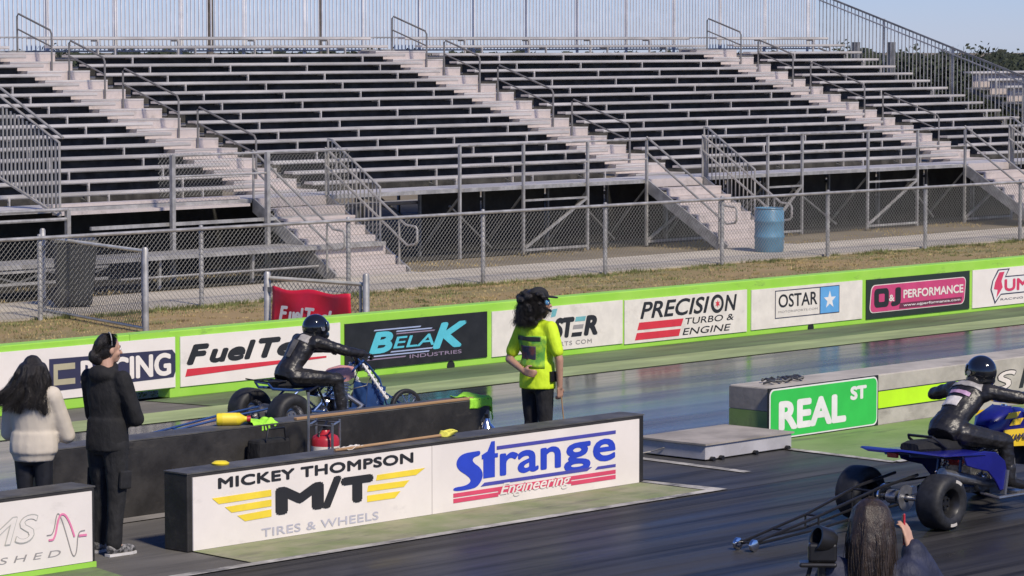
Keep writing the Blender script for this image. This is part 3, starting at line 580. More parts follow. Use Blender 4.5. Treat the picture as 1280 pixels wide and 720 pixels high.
SECS = [(31.2, 40.28), (41.38, 51.02), (52.12, 62.25), (63.35, 68.0)]
STA = [32.0+i*2.21 for i in range(17)]
gs = grandstand('long aluminium grandstand with sloping aisles across the far side', SECS, NR, AIS[1:], STA, (50, 44, 0))
go = Vector(gs.location)
# front walkway, posts, guard rails
WZ, FY = 1.345, 42.5
STAIRS = [(38.50, 40.32), (49.25, 51.05), (60.35, 62.15)]
def span(x0, x1):
    for y in (FY+.03, FY+.38, FY+.73): kid(MB().box(x0, x1, y, y+.33, WZ-.045, WZ), 'walkway_plank', 'alu', gs)
    kid(MB().box(x0, x1, FY-.004, FY+.025, WZ-.075, WZ-.005), 'walkway_edge', 'galv', gs)
for x0, x1 in ((29.6, 38.46), (38.52, 49.2), (49.3, 60.3), (60.4, 68.1)): span(x0, x1)
posts = [43.77, 45.55, 47.42, 49.22, 51.10, 53.14, 54.32, 56.66, 58.50, 60.33, 62.2, 64.1, 66.0, 68.0]
for i, x in enumerate(posts):
    kid(MB().bar((x, FY-.03, 0), (x, FY-.03, 2.17), .05), 'front_post', 'galv', gs)
    kid(MB().bar((x, FY+1.05, 0), (x, FY+1.05, WZ-.05), .05), 'column', 'galv_dark', gs)
    kid(MB().bar((x, FY-.03, WZ-.16), (x, FY+1.05, .1), .035), 'cross_brace', 'galv_dark', gs)
gaps = [(a, b) for a, b in zip(posts[:-1], posts[1:])]
for i, (a, b_) in enumerate(gaps):
    if not any(s0-.1 < (a+b_)/2 < s1+.1 for s0, s1 in STAIRS):
        kid(MB().tube([(a, FY-.03, 2.16), (b_, FY-.03, 2.16)], .022, 7), 'guard_rail', 'galv', gs, smooth=True)
        kid(MB().tube([(a, FY-.03, 1.76), (b_, FY-.03, 1.76)], .016, 6), 'guard_rail', 'galv', gs, smooth=True)
    if i % 2 == 1:
        kid(MB().bar((a, FY-.03, .08), (b_, FY-.03, .08), .045), 'base_bar', 'galv', gs); kid(MB().bar((a+.05, FY-.03, .12), (b_-.03, FY-.03, 1.03), .045), 'front_brace', 'galv', gs)
        kid(MB().bar((a, FY-.03, 1.05), (b_, FY-.03, 1.05), .04), 'front_bar', 'galv', gs)
    else:
        kid(MB().bar((a+.05, FY+.3, 1.0), (b_-.05, FY+.8, .1), .035), 'front_brace', 'galv_dark', gs)
for x0, x1 in [(31, 40.2)]+[(a, b_) for a, b_ in gaps[:-1]]: kid(MB().box(x0+.04, x1-.04, FY+1.10, FY+1.115, .03, WZ-.07), 'added_shade_panel', 'screen', gs)  # dark panels added below the walkway to stand in for shade
# stairs with picket guards
def stairs(x0, x1, yt=FY, yb=40.42, n=8):
    for i in range(n):
        z = WZ*(1-(i+1)/(n+0.0)); y1 = yt-(yt-yb)*i/n; y0 = yt-(yt-yb)*(i+1)/n; z1 = WZ*(1-i/n)
        if i: kid(MB().box(x0+.04, x1-.04, y0-.0, y1+.05, z1-.04, z1), 'stair_tread', 'alu_step', gs)
        kid(MB().box(x0+.04, x1-.04, y1-.012, y1, z1-WZ/n+.002, z1-.002) if i == 0 else MB().box(x0+.04, x1-.04, y0+.004, y0+.016, z1-WZ/n+.004, z1-.042), 'stair_riser', 'alu_step', gs)
    for x in (x0, x1):
        kid(MB().prism([(yt, WZ+.02), (yt, WZ-.24), (yb+.2, .0), (yb-.06, .0), (yb-.06, .10)], (x-.02, 0, 0), (0, 1, 0), (0, 0, 1), .04), 'stair_stringer', 'galv', gs)
    dz = WZ/(yt-yb)
    zz = lambda y, h: (y-yb)*dz+h
    # picket guard on the right side, two handrails looping at the foot
    xg = x1+.05; yA, yB = yt+.02, yb+.75
    kid(MB().tube([(xg, yA, zz(yA, 0)-.02), (xg, yA, zz(yA, 1.02)), (xg, yA-.1, zz(yA-.1, 1.06)), (xg, yB, zz(yB, 1.04)), (xg, yB, zz(yB, .06)), (xg, yB+.1, zz(yB, .02)+.02)], .022, 7), 'guard_frame', 'rail', gs, smooth=True)
    pk = MB().bar((0, 0, 0), (0, 0, .98), .018).mesh('picket', M['rail'])
    k = 1
    while yA-k*.105 > yB+.03: inst('picket', pk, gs, Vector((xg, yA-k*.105, zz(yA-k*.105, .05)))-go); k += 1
    for h in (.62, .86):
        pass
    for xx in (x0-.02, x1-.06):
        e0 = Vector((xx, yt-.02, zz(yt, .86))); e1 = Vector((xx, yb-.02, zz(yb, .88)))
        f1 = Vector((xx, yb-.30, zz(yb, .86))); f0 = Vector((xx, yb-.30, zz(yb, .55))); g1 = Vector((xx, yb-.05, zz(yb, .52))); g0 = Vector((xx, yt-.02, zz(yt, .55)))
        kid(MB().tube([e0, e1, f1-Vector((0, -.04, 0)), f1-Vector((0, 0, .05)), f0+Vector((0, 0, .05)), f0+Vector((0, .05, 0)), g1, g0], .023, 7), 'handrail', 'rail', gs, smooth=True)
        kid(MB().tube([(xx, yb+.15, zz(yb+.15, .02)), (xx, yb+.15, zz(yb+.15, .86))], .02, 7), 'handrail_post', 'rail', gs, smooth=True)
        kid(MB().tube([(xx, yt-.03, zz(yt, 0)), (xx, yt-.03, zz(yt, .86))], .022, 7), 'handrail_post', 'rail', gs, smooth=True)
    kid(MB().box(x0-.05, x1+.05, yb-.45, yb-.06, .0, .05), 'stair_footing', 'concrete', gs)
for s0, s1 in STAIRS: stairs(s0, s1)
# picket guard of the upper landing at the far left
XL = 33.63
gz = lambda y: 1.25+(y-41.9)*.37
kid(MB().tube([(XL, 41.9, gz(41.9)), (XL, 41.9, gz(41.9)+1.22), (XL, 43.6, gz(43.6)+1.22+.18)], .024, 7), 'guard_frame', 'rail', gs, smooth=True)
kid(MB().tube([(XL, 41.9, gz(41.9)), (XL, 43.6, gz(43.6))], .03, 7), 'guard_frame', 'rail', gs, smooth=True); kid(MB().tube([(XL+.08, 41.9, gz(41.9)+1.30), (XL+.08, 43.6, gz(43.6)+1.50)], .024, 7), 'guard_frame', 'rail', gs, smooth=True)
pkl = MB().bar((0, 0, 0), (0, 0, 1.25), .028).mesh('picket', M['rail'])
for i in range(15): inst('picket', pkl, gs, Vector((XL, 42.0+i*.108, gz(42.0+i*.108)))-go)
# left front: bright front bench, lower ramp deck and posts
for y, z in ((42.52, 1.40), (42.25, 1.28)): kid(MB().box(33.95, 38.2, y, y+.26, z-.05, z), 'front_bench_plank', 'alu_step', gs)
kid(MB().box(34.3, 40.2, 41.9, 41.95, .98, 1.04), 'front_bar', 'galv', gs)
for x in (33.75, 36.05, 38.25): kid(MB().bar((x, 41.85, 0), (x, 41.85, 2.2 if x > 34 else 1.35), .075), 'front_post', 'galv', gs)
kid(MB().box(31.0, 40.2, 40.85, 41.8, .50, .57), 'ramp_deck', 'galv', gs)
kid(MB().tube([(36.05, 41.85, 1.83), (38.25, 41.85, 1.83)], .02, 7), 'guard_rail', 'galv', gs, smooth=True)
kid(MB().tube([(36.05, 41.85, 2.19), (40.3, 41.95, 2.19)], .022, 7), 'guard_rail', 'galv', gs, smooth=True)
kid(MB().tube([(28, 41.85, 1.36), (33.75, 41.85, 1.36)], .03, 7), 'guard_rail', 'galv', gs, smooth=True)
kid(MB().tube([(28, 41.85, 1.20), (33.75, 41.85, 1.20)], .03, 7), 'guard_rail', 'galv', gs, smooth=True)
kid(MB().tube([(34, 40.8, .22), (40.2, 40.8, .22)], .022, 7), 'ramp_rail', 'galv', gs, smooth=True)
o = chainlink(2.05, 1.1, .085).out('ramp_mesh', 'wire', gs); o.location = Vector((38.25, 41.88, 1.05))-go; o['kind'] = 'stuff'
o = chainlink(2.0, .75, .085).out('ramp_mesh', 'wire', gs); o.location = Vector((36.2, 42.4, 1.45))-go; o['kind'] = 'stuff'
for i in range(10):
    x = 27.6+i*.62; kid(MB().bar((x, 40.9, .28 if i % 2 else .44), (x+.62, 40.9, .44 if i % 2 else .28), .03), 'truss_web', 'galv_dark', gs)
kid(MB().bar((27.6, 40.9, .46), (33.8, 40.9, .46), .05), 'truss_chord', 'galv', gs); kid(MB().bar((27.6, 40.9, .26), (33.8, 40.9, .26), .045), 'truss_chord', 'galv', gs)
kid(MB().box(27.6, 33.8, 40.9, 41.8, .50, .56), 'ramp_deck', 'galv', gs)
for x in (29.6, 31.4, 33.5): kid(MB().bar((x, 41.0, 0), (x, 41.0, .5), .06), 'column', 'galv', gs)
for x in (35.0, 37.1, 39.2): kid(MB().bar((x, 41.0, 0), (x+.02, 41.0, .5), .05), 'column', 'galv', gs)
# back guard of upright pickets, right end guard
BYK = rowY(15)+.42; BT = 5.55
pk = MB().box(-.012, .012, -.010, .010, 3.95, BT).mesh('picket', M['picket_pale'])
x = 39.2
while x < 68.05: inst('picket', pk, gs, Vector((x, BYK, 0))-go); x += .115
for x in [38.4+i*1.83 for i in range(17)]: kid(MB().bar((x, BYK+.04, 0), (x, BYK+.04, BT+.03), .05), 'back_post', 'picket_pale', gs)
for z in (3.93, 4.22, BT): kid(MB().bar((38, BYK, z), (68.1, BYK, z), .035), 'back_rail', 'galv', gs)
XE = 68.12
endz = lambda y: Z0+(y-Y0)/TR*RS
a0, a1 = BYK, 43.4
kid(MB().bar((XE, a0, endz(a0)+1.02), (XE, a1, endz(a1)+1.02), .045), 'end_guard_rail', 'galv_dark', gs)
kid(MB().bar((XE, a0, endz(a0)+.86), (XE, a1, endz(a1)+.86), .03), 'end_guard_rail', 'galv', gs); kid(MB().bar((XE, a0, endz(a0)-.42), (XE, a1, endz(a1)-.42), .045), 'end_guard_rail', 'galv', gs)
pk = MB().box(-.009, .009, -.009, .009, -.42, 1.0).mesh('picket', M['galv'])
y = a1+.1
while y < a0: inst('picket', pk, gs, Vector((XE, y, endz(y)))-go); y += .118
for y in (44.0, 46.2, 48.4, 50.6): kid(MB().bar((XE+.03, y, 0), (XE+.03, y, endz(y)+1.05), .05), 'end_post', 'galv', gs)
for x in (69.6, 71.2): kid(MB().bar((x, 52.6, 0), (x, 52.6, 4.1), .16), 'end_post', 'galv_dark', gs)
# second, lower grandstand beyond
g2 = grandstand('lower aluminium grandstand beyond the picket end guard at the right', [(70.6, 92)], 11, [], [71+i*2.21 for i in range(9)], (80, 44, 0), 'alu_step')
# shade under the stand is painted by added dark panels and ground sheets
# ------------------------------------------------------------------ behind: poles, trees
for lab, x, y, r, h in (('thick brown wooden pole rising behind the grandstand', 56.65, 64.2, .10, 11), ('thin dark pole behind the grandstand, right of the thick one', 58.7, 62.1, .045, 9)):
    b = thing('light_pole', lab, 'pole', (x, y, -.03)); MB().lathe([(0, 0), (r*1.1, 0), (r*.8, h), (0, h)], n=10).out('shaft', 'pole', b, smooth=True)
    MB().box(-.7, .7, -.05, .05, h-.5, h-.4).out('crossarm', 'pole', b)
    for q in (-.6, .6): MB().lathe([(0, 0), (.12, .02), (.16, .22), (0, .24)], (q, -.1, h-.75), (0, -.4, 1), 10).out('lamp_head', 'galv', b, smooth=True)
def tree(label, x, y, h, w, mat, seed):
    rnd = random.Random(seed); t = thing('scrub_tree', label, 'tree', (x, y, -.03), rnd.uniform(0, 6), 'trees beyond the grandstands')
    tr = MB(); tr.tube([(0, 0, 0), (.05, .03, h*.3), (-.03, .06, h*.6), (0, 0, h*.85)], [.14, .11, .07, .03], 7)
    for i in range(6):
        a = rnd.uniform(0, 6.3); z = h*rnd.uniform(.2, .6); tr.tube([(0, 0, z), (math.cos(a)*w*.25, math.sin(a)*w*.25, z+h*.12), (math.cos(a)*w*.42, math.sin(a)*w*.42, z+h*.25)], [.06, .04, .015], 5)
    tr.out('trunk', 'bark', t, smooth=True)
    vs = []; fs = []; cl = [(Vector((rnd.gauss(0, .24)*w, rnd.gauss(0, .24)*w, h*rnd.uniform(.22, .86))), w*rnd.uniform(.10, .24)) for _ in range(26)]
    for c, r in cl:
        for _ in range(130):
            d = Vector((rnd.gauss(0, 1), rnd.gauss(0, 1), rnd.gauss(0, .8))); d = d.normalized()*r*rnd.random()**.35; p = c+d; p.z = min(max(p.z, h*.08), h*rnd.uniform(.93, 1.02))
            s_ = rnd.uniform(.05, .12); u = Vector((rnd.gauss(0, 1), rnd.gauss(0, 1), rnd.gauss(0, 1))).normalized()*s_; v = u.orthogonal().normalized()*s_*.6
            o = len(vs); vs += [tuple(p-u), tuple(p+v), tuple(p+u), tuple(p-v)]; fs.append((o, o+1, o+2, o+3))
    b = MB(); b.v = vs; b.f = fs; me = bpy.data.meshes.new('crown'); me.from_pydata(vs, [], fs); me.materials.append(M[mat]); o = bpy.data.objects.new('crown', me); C.objects.link(o); o.parent = t
th_ = math.radians(43.2)
def at(u, d): # a point on the ground at a compass offset and distance from the stands' front
    a = (u-640)/4000; return d*(math.cos(th_)+math.sin(th_)*a), d*(math.sin(th_)-math.cos(th_)*a)
pos = ['first tree left of the picket end guard', 'broad dark tree behind the end guard, second from the left', 'dark tree behind the end guard, third from the left', 'dark tree above the lower stand, fourth from the left', 'taller dark tree near the right edge', 'dense dark tree at the right edge', 'rightmost dark tree beyond the lower stand']
for i, (u, d, h, w) in enumerate(((1085, 104, 3.5, 3.6), (1112, 100, 3.75, 4.0), (1146, 106, 3.55, 4.2), (1180, 110, 4.15, 4.4), (1214, 104, 3.5, 4.4), (1248, 112, 3.7, 4.8), (1282, 102, 3.95, 4.6))):
    x, y = at(u, d); tree(pos[i], x, y, h, w, 'leaf' if i % 2 else 'leaf2', 100+i)
pos2 = ['low tree top showing at the left aisle head', 'low tree top right of the left aisle head', 'low tree top left of the thick pole', 'low tree top right of the thick pole', 'low tree top left of the middle aisle head', 'low tree top just past the middle aisle head', 'low tree top behind the top seats, centre right', 'low tree top behind the top seats, left of the right aisle']
for i, (u, h) in enumerate(((45, 4.05), (165, 4.05), (215, 3.95), (330, 3.9), (440, 3.9), (480, 4.0), (700, 3.8), (840, 3.85))):
    x, y = at(u, 98); tree(pos2[i], x, y, h, 4.2, 'leaf', 200+i)
# ------------------------------------------------------------------ people: helpers
V = Vector
def hand(mb, w, d, n, side, curl=.35, k=1.0):
    d = V(d).normalized(); n = V(n); n = (n-d*n.dot(d)).normalized(); s = V(side); s = (s-d*s.dot(d)-n*s.dot(n)).normalized(); w = V(w)
    for i, (o, L) in enumerate(((.030, .068), (.010, .078), (-.011, .072), (-.031, .056))):
        kn = w+(d*.088+s*o)*k; mb.cap(w+(d*.012+s*o*.7)*k, .015*k, kn, .0105*k); p = kn; a = curl*.6
        for j in range(3):
            q = p+(d*math.cos(a)+n*math.sin(a))*L*k*(.45, .32, .25)[j]; mb.cap(p, (.0095-.0008*j)*k, q, (.0088-.0008*j)*k); p = q; a += curl*(1.2, 1.3, 1)[j]
    b = w+(d*.022+s*.026)*k; c = b+(d*.55+s*.7+n*.25).normalized()*.042*k; e = c+(d*.9+s*.15+n*.5).normalized()*.032*k
    mb.cap(b, .014*k, c, .0115*k); mb.cap(c, .011*k, e, .0095*k)
def head(mb, c, yaw=0., pitch=0., k=1.0, neck=None):
    R = Euler((0, pitch, yaw)).to_matrix(); c = V(c); q = lambda x, y, z: c+R@V((x, y, z))*k
    e = lambda p, r: mb.ell(q(*p), [a*k for a in r], 14, 9, Euler((0, pitch, yaw)))
    e((-.008, 0, .025), (.100, .077, .098)); e((.030, 0, -.03), (.066, .060, .085)); e((.052, 0, -.085), (.038, .040, .032)); e((.078, 0, .012), (.022, .052, .018))
    mb.cap(q(.094, 0, .0), .009*k, q(.114, 0, -.036), .014*k); e((.090, 0, -.066), (.014, .024, .008)); e((.088, 0, -.080), (.014, .021, .008))
    for s in (-1, 1): e((-.004, s*.077, -.012), (.020, .010, .032)); e((.062, s*.040, -.035), (.025, .022, .025))
    if neck is not None: mb.cap(q(-.02, 0, -.06), .052*k, neck, .062*k)
    return R
def eyes(th, c, yaw, pitch=0, k=1.):
    R = Euler((0, pitch, yaw)).to_matrix()
    for s in (-1, 1):
        MB().ell(V(c)+R@V((.087, s*.031, -.004))*k, (.011, .014, .010), 10, 6, Euler((0, pitch, yaw))).out('eye', 'white', th, smooth=True)
        MB().ell(V(c)+R@V((.096, s*.031, -.004))*k, (.005, .006, .006), 8, 6).out('iris', 'black_panel', th, smooth=True)
        MB().cap(V(c)+R@V((.094, s*.018, .022))*k, .005, V(c)+R@V((.082, s*.050, .020))*k, .004).out('eyebrow', 'hair', th, smooth=True)
def stand(H, armL, armR, legs=((.02, .09), (-.02, -.09)), lean=0.):
    k = H/1.75; J = dict(k=k, pelvis=V((0, 0, .93*k)), waist=V((.005+lean*.3, 0, 1.08*k)), chest=V((.01+lean*.7, 0, 1.27*k)), neck=V((-.005+lean, 0, 1.47*k)), head=V((.02+lean*1.15, 0, 1.635*k)))
    for s, nm, arm, lg in ((1, 'L', armL, legs[0]), (-1, 'R', armR, legs[1])):
        J['sh'+nm] = V((-.01+lean, s*.175*k, 1.405*k)); J['el'+nm] = V(arm[0]); J['ha'+nm] = V(arm[1])
        J['hip'+nm] = V((0, s*.085*k, .90*k)); J['an'+nm] = V((lg[0]-.03, lg[1], .085*k)); J['kn'+nm] = (J['hip'+nm]+J['an'+nm])/2+V((.03, 0, .02)); J['to'+nm] = V((lg[0]+.13, lg[1]+s*.02, .035))
    return J
def torso(mb, J, g=0., w=1.0):
    k = J['k']; ps = J['pelvis'], J['waist'], J['chest'], J['neck']
    up = (J['neck']-J['chest']).normalized()
    mb.loft([(ps[0]-(ps[1]-ps[0]).normalized()*.10*k, .095*k+g, .125*k*w+g), (ps[0], .118*k+g, .165*k*w+g), (ps[1], .098*k+g, .138*k*w+g), (ps[2], .118*k+g, .165*k*w+g), (ps[2]+(ps[3]-ps[2])*.55, .105*k+g, .160*k*w+g), (ps[2]+(ps[3]-ps[2])*.85, .07*k+g, .10*k*w+g), (ps[3], .055*k+g, .06*k+g)])
    for s in 'LR': mb.cap(J['neck']-up*.045*k, .052*k+g*.7, J['sh'+s]-up*.008, .056*k+g*.55); mb.cap(J['chest'], .09*k+g*.7, J['sh'+s]-up*.03*k, .056*k+g*.5)
def arm(mb, J, s, rs, end=1.0, h=True):
    a, e, w = J['sh'+s], J['el'+s], J['ha'+s]
    if end >= 1: mb.chain([a, e, w], rs)
    else: mb.chain([a, a.lerp(e, end)], rs[:2])
def person(label, loc, rz, J, skin='skin', yaw=0., pitch=0., hands=None, nm='person', face=True, group=None):
    th = thing(nm, label, 'person', loc, rz, group); k = J['k']; mb = MB(); torso(mb, J, -.012)
    for s in 'LR':
        arm(mb, J, s, [.048*k, .040*k, .027*k]); mb.chain([J['hip'+s], J['kn'+s], J['an'+s]], [.082*k, .052*k, .036*k]); mb.cap(J['an'+s], .035*k, J['to'+s], .025*k)
        d = (J['ha'+s]-J['el'+s]).normalized(); hd = (hands or {}).get(s, {})
        hand(mb, J['ha'+s], hd.get('d', d), hd.get('n', (0, 1 if s == 'R' else -1, 0)), hd.get('side', (1, 0, .2)), hd.get('curl', .35), k)
    head(mb, J['head'], yaw, pitch, k, J['neck']); remesh(mb, 'body', skin, th, .009, 3)
    if face: eyes(th, J['head'], yaw, pitch, k)
    return th
def top(th, J, mat, g=.02, sleeve=1.0, ag=.014, hem=0., vox=.013, fold=.012, name='jacket', w=1.0, hood=False, cuff=.0):
    mb = MB(); torso(mb, J, g, w); k = J['k']
    for s in 'LR':
        r = [.058*k+ag, .047*k+ag, .036*k+ag]
        if sleeve >= 1: mb.chain([J['sh'+s], J['el'+s], J['el'+s].lerp(J['ha'+s], .94)], r)
        else: mb.cap(J['sh'+s], r[0], J['sh'+s].lerp(J['el'+s], sleeve), r[0]*.92)
    if hem: mb.loft([(J['pelvis']+V((0, 0, -hem)), .128*k+g, .17*k*w+g), (J['pelvis']+V((0, 0, .05)), .125*k+g, .168*k*w+g), (J['waist'], .115*k+g, .155*k*w+g)])
    if hood: mb.ell(J['neck']+V((-.075, 0, -.03)), (.075*k, .12*k, .075*k)); mb.tube([J['neck']+V((.085*math.cos(a*PI/6)-.01, .085*math.sin(a*PI/6), .015+.02*math.cos(a*PI/6))) for a in range(12)], .026, 8, True)
    return remesh(mb, name, mat, th, vox, 4, fold, .16)
def bottoms(th, J, mat, g=.016, vox=.013, fold=.014, name='trousers', end=.96):
    mb = MB(); k = J['k']; p = J['pelvis']; up = (J['waist']-p).normalized()
    mb.loft([(p-up*.13*k, .09*k+g, .13*k+g), (p-up*.04, .122*k+g, .168*k+g), (p+up*.07*k, .105*k+g, .15*k+g)])
    for s in 'LR': mb.chain([J['hip'+s], J['kn'+s], J['kn'+s].lerp(J['an'+s], end)], [.092*k+g, .062*k+g, .046*k+g])
    return remesh(mb, name, mat, th, vox, 4, fold, .16)
def shoes(th, J, mat='shoe', sole='sole', name='shoe'):
    for s in 'LR':
        a, t = J['an'+s], J['to'+s]; d = V((t.x-a.x, t.y-a.y, 0)).normalized(); hl = V((a.x, a.y, 0))-d*.03
        mb = MB(); mb.cap(hl+V((0, 0, t.z+.025)), .042, V((t.x, t.y, t.z+.012)), .040); mb.cap(a, .044, hl+V((0, 0, t.z+.03)), .042); mb.cap(V((t.x, t.y, t.z+.012)), .04, V((t.x, t.y, t.z+.01))+d*.03, .033)
        o = remesh(mb, name, mat, th, .01, 2)
        zb = t.z-.033
        b = MB(); u = V((-d.y, d.x, 0)); c0 = hl-d*.04; c1 = V((t.x, t.y, 0))+d*.062
        pl = [(c0+u*.032), (c0-u*.032), (c0.lerp(c1, .5)-u*.037), (c0.lerp(c1, .8)-u*.044), (c1-u*.025), (c1+u*.025), (c0.lerp(c1, .8)+u*.044), (c0.lerp(c1, .5)+u*.037)]
        b.prism([(p.x, p.y) for p in pl], (0, 0, zb), (1, 0, 0), (0, 1, 0), .022); b.out('sole', sole, o)
def wrap(o, target, off):
    sb_ = o.modifiers.new('sub', 'SUBSURF'); sb_.levels = 1; sb_.render_levels = 1; sb_.subdivision_type = 'SIMPLE'
    w_ = o.modifiers.new('w', 'SHRINKWRAP'); w_.target = target; w_.wrap_method = 'NEAREST_SURFACEPOINT'; w_.wrap_mode = 'OUTSIDE_SURFACE'; w_.offset = off
    m_ = o.modifiers.new('s', 'SOLIDIFY'); m_.thickness = .003; m_.offset = 1
def strands(th, name, mat, roots, n, rnd, r=.0042, jit=.012):
    # fine hair: interpolate between guide paths and add jitter
    vs = []; fs = []
    for i in range(n):
        f = rnd.uniform(0, len(roots)-1.001); a = int(f); t = f-a; A, B = roots[a], roots[a+1]; j = V((rnd.gauss(0, jit), rnd.gauss(0, jit), rnd.gauss(0, jit*.6))); L = rnd.uniform(.82, 1.05); ph_ = rnd.uniform(0, 6); m = len(A); prev = None
        for k in range(m):
            p = V(A[k]).lerp(V(B[k]), t)+j*(.5+.8*k/m)+V((math.cos(ph_+k*1.1), math.sin(ph_+k*1.3), 0))*.006
            if k: p = prev_p+(p-prev_p)*L
            prev_p = p; rr0 = r*(1-.75*(k/(m-1))**2); o = len(vs)
            vs += [tuple(p+V((rr0, 0, 0))), tuple(p+V((-rr0*.5, rr0*.87, 0))), tuple(p+V((-rr0*.5, -rr0*.87, 0)))]
            if k: fs += [(o-3+q, o-3+(q+1) % 3, o+(q+1) % 3, o+q) for q in range(3)]
    me = bpy.data.meshes.new(name); me.from_pydata(vs, [], fs); me.materials.append(M[mat]); me.polygons.foreach_set('use_smooth', [True]*len(me.polygons))
    o = bpy.data.objects.new(name, me); C.objects.link(o); o.parent = th; return o
def locks(th, name, mat, paths, vox=.011, fold=.018, dscale=.035, smooth=2):
    mb = MB()
    for pts, rs in paths: mb.chain([V(p) for p in pts], rs)
    return remesh(mb, name, mat, th, vox, smooth, fold, dscale)
# --- woman in black hoodie
J = stand(1.80, ((.10, .25, 1.13), (.20, .06, 1.10)), ((.07, -.255, 1.12), (.20, -.06, 1.09)), legs=((.05, .12), (-.03, -.115)))
w1 = person('woman in black hoodie and black cargo trousers with hair in a low bun', (16.62, 20.13, .0), math.radians(8), J, 'skin', yaw=math.radians(-22), hands={'L': dict(d=(.2, -1, 0), n=(-1, 0, 0), side=(0, 0, 1)), 'R': dict(d=(.2, 1, 0), n=(-1, 0, 0), side=(0, 0, 1))})
top(w1, J, 'hoodie', .020, hem=.10, ag=.018, hood=True, name='hoodie', fold=.018); bottoms(w1, J, 'trouser', .017, fold=.018); shoes(w1, J)
hc = J['head']; rr = Euler((0, 0, math.radians(-22))).to_matrix(); hp = lambda x, y, z, c=hc, r=rr: c+r@V((x, y, z))
mb = MB(); mb.ell(hp(-.018, 0, .036), (.102, .088, .094)); mb.ell(hp(-.05, 0, -.01), (.070, .086, .085)); mb.ell(hp(-.125, 0, -.055), (.048, .052, .060)); mb.ell(hp(-.10, 0, -.085), (.045, .05, .045))
remesh(mb, 'hair', 'hair', w1, .008, 4, .003, .03)
gp = [[hp(.075*math.cos(a)*.6+.02, .086*math.sin(a), .036+.09*math.cos(a)*.9), hp(-.03, .090*math.sin(a), .04+.09*math.cos(a)), hp(-.085, .072*math.sin(a), .02+.06*math.cos(a)), hp(-.125, .035*math.sin(a), -.03+.03*math.cos(a)), hp(-.15, .03*math.sin(a), -.07)] for a in [(-1.5+.2*i) for i in range(16)]]
strands(w1, 'hair_strands', 'hair', gp, 900, random.Random(2), .0014, .004)['kind'] = 'stuff'
mb = MB(); mb.tube([hp(.012+.02*math.cos(a*PI/10), .091*math.cos(a*PI/10), .036+.099*math.sin(a*PI/10)) for a in range(11)], .0045, 6); mb.out('headband', 'grey', w1, smooth=True)
for s, y in (('L', .2), ('R', -.2)): MB().obox((J['kn'+s]+V((0, y*.45, .10)))[:], (.13, .03, .15), (0, .06, 0)).out('cargo_pocket', 'trouser', w1, bev=.012)
# --- woman in cream sweatshirt
J = stand(1.63, ((.12, .24, .99), (.24, .08, 1.02)), ((.10, -.25, .98), (.24, -.08, 1.0)), legs=((.0, .08), (.0, -.08)))
w2 = person('woman in cream sweatshirt and black leggings with long dark wavy hair', (16.17, 20.52, 0), math.radians(34), J, 'skin', yaw=math.radians(-5), hands={'L': dict(n=(-1, 0, 0), side=(0, 0, 1)), 'R': dict(n=(-1, 0, 0), side=(0, 0, 1))})
top(w2, J, 'cream_knit', .040, hem=.02, ag=.030, name='sweatshirt', fold=.010, w=1.03); bottoms(w2, J, 'legging', .004, fold=.006, name='leggings'); shoes(w2, J)
hc = J['head']; pth = [([hc+V((-.02, 0, .04)), hc+V((-.02, 0, .02))], [.108, .11])]; rnd = random.Random(3)
for i in range(26):
    a = math.radians(60+i*240/25); r0 = .085; L = rnd.uniform(.26, .40); out = .05+.04*rnd.random(); wv = rnd.uniform(0, 6)
    wind = .17*max(0, math.sin(a-.3)) if math.sin(a) > 0 else 0
    P0 = hc+V((math.cos(a)*r0-.02, math.sin(a)*r0, .03)); pts = [P0]
    for j in range(1, 6):
        f = j/5; pts.append(hc+V((math.cos(a)*(r0+out*f)-.03+.018*math.sin(wv+j*1.7), math.sin(a)*(r0+out*f)+.018*math.cos(wv+j*1.9)+wind*f*f, .03-L*f)))
    pth.append((pts, [.034, .034, .030, .026, .020, .010]))
locks(w2, 'hair', 'hair', [(p_, [q_*.75 for q_ in r_]) for p_, r_ in pth], .011, .004, .03, 5); strands(w2, 'hair_strands', 'hair', [p_ for p_, r_ in pth[1:]], 5200, random.Random(4), .0012, .016)['kind'] = 'stuff'
# --- man in hi-vis shirt
J = stand(1.80, ((-.10, .275, 1.125), (-.17, .02, 1.03)), ((.02, -.265, 1.15), (.04, -.255, .88)), legs=((.0, .10), (.0, -.10)))
mn_ = person('man in fluorescent yellow shirt and black trousers holding a thin stick', (22.42, 20.72, 0), math.radians(0), J, 'skin_tan', yaw=math.radians(-52), hands={'L': dict(d=(-.15, -1, -.1), n=(1, 0, 0), side=(0, 0, 1), curl=.5), 'R': dict(d=(.12, .05, -1), n=(0, 1, 0), side=(1, 0, 0), curl=1.15)})
shirt_ = top(mn_, J, 'hi_vis', .020, sleeve=.74, ag=.012, hem=.10, name='shirt', fold=.016); bottoms(mn_, J, 'trouser', .006, fold=.010); shoes(mn_, J, 'black_metal')
b = MB()
def curved_patch(b, J, ang0, ang1, z0, z1, off, n=10):
    k = J['k']; vs = []; fs = []
    for i in range(n+1):
        for j in range(6):
            z = z0+(z1-z0)*j/5; a = ang0+(ang1-ang0)*i/n
            f = min(1, max(0, (z-1.08*k)/(.19*k))); rx, ry = (.098+(.118-.098)*f)*k+off, (.138+(.165-.138)*f)*k+off
            vs.append((J['waist'].x+math.cos(a)*rx, math.sin(a)*ry, z))
    for i in range(n):
        for j in range(5): q = i*6+j; fs.append((q, q+6, q+7, q+1))
    return b.add(vs, fs)
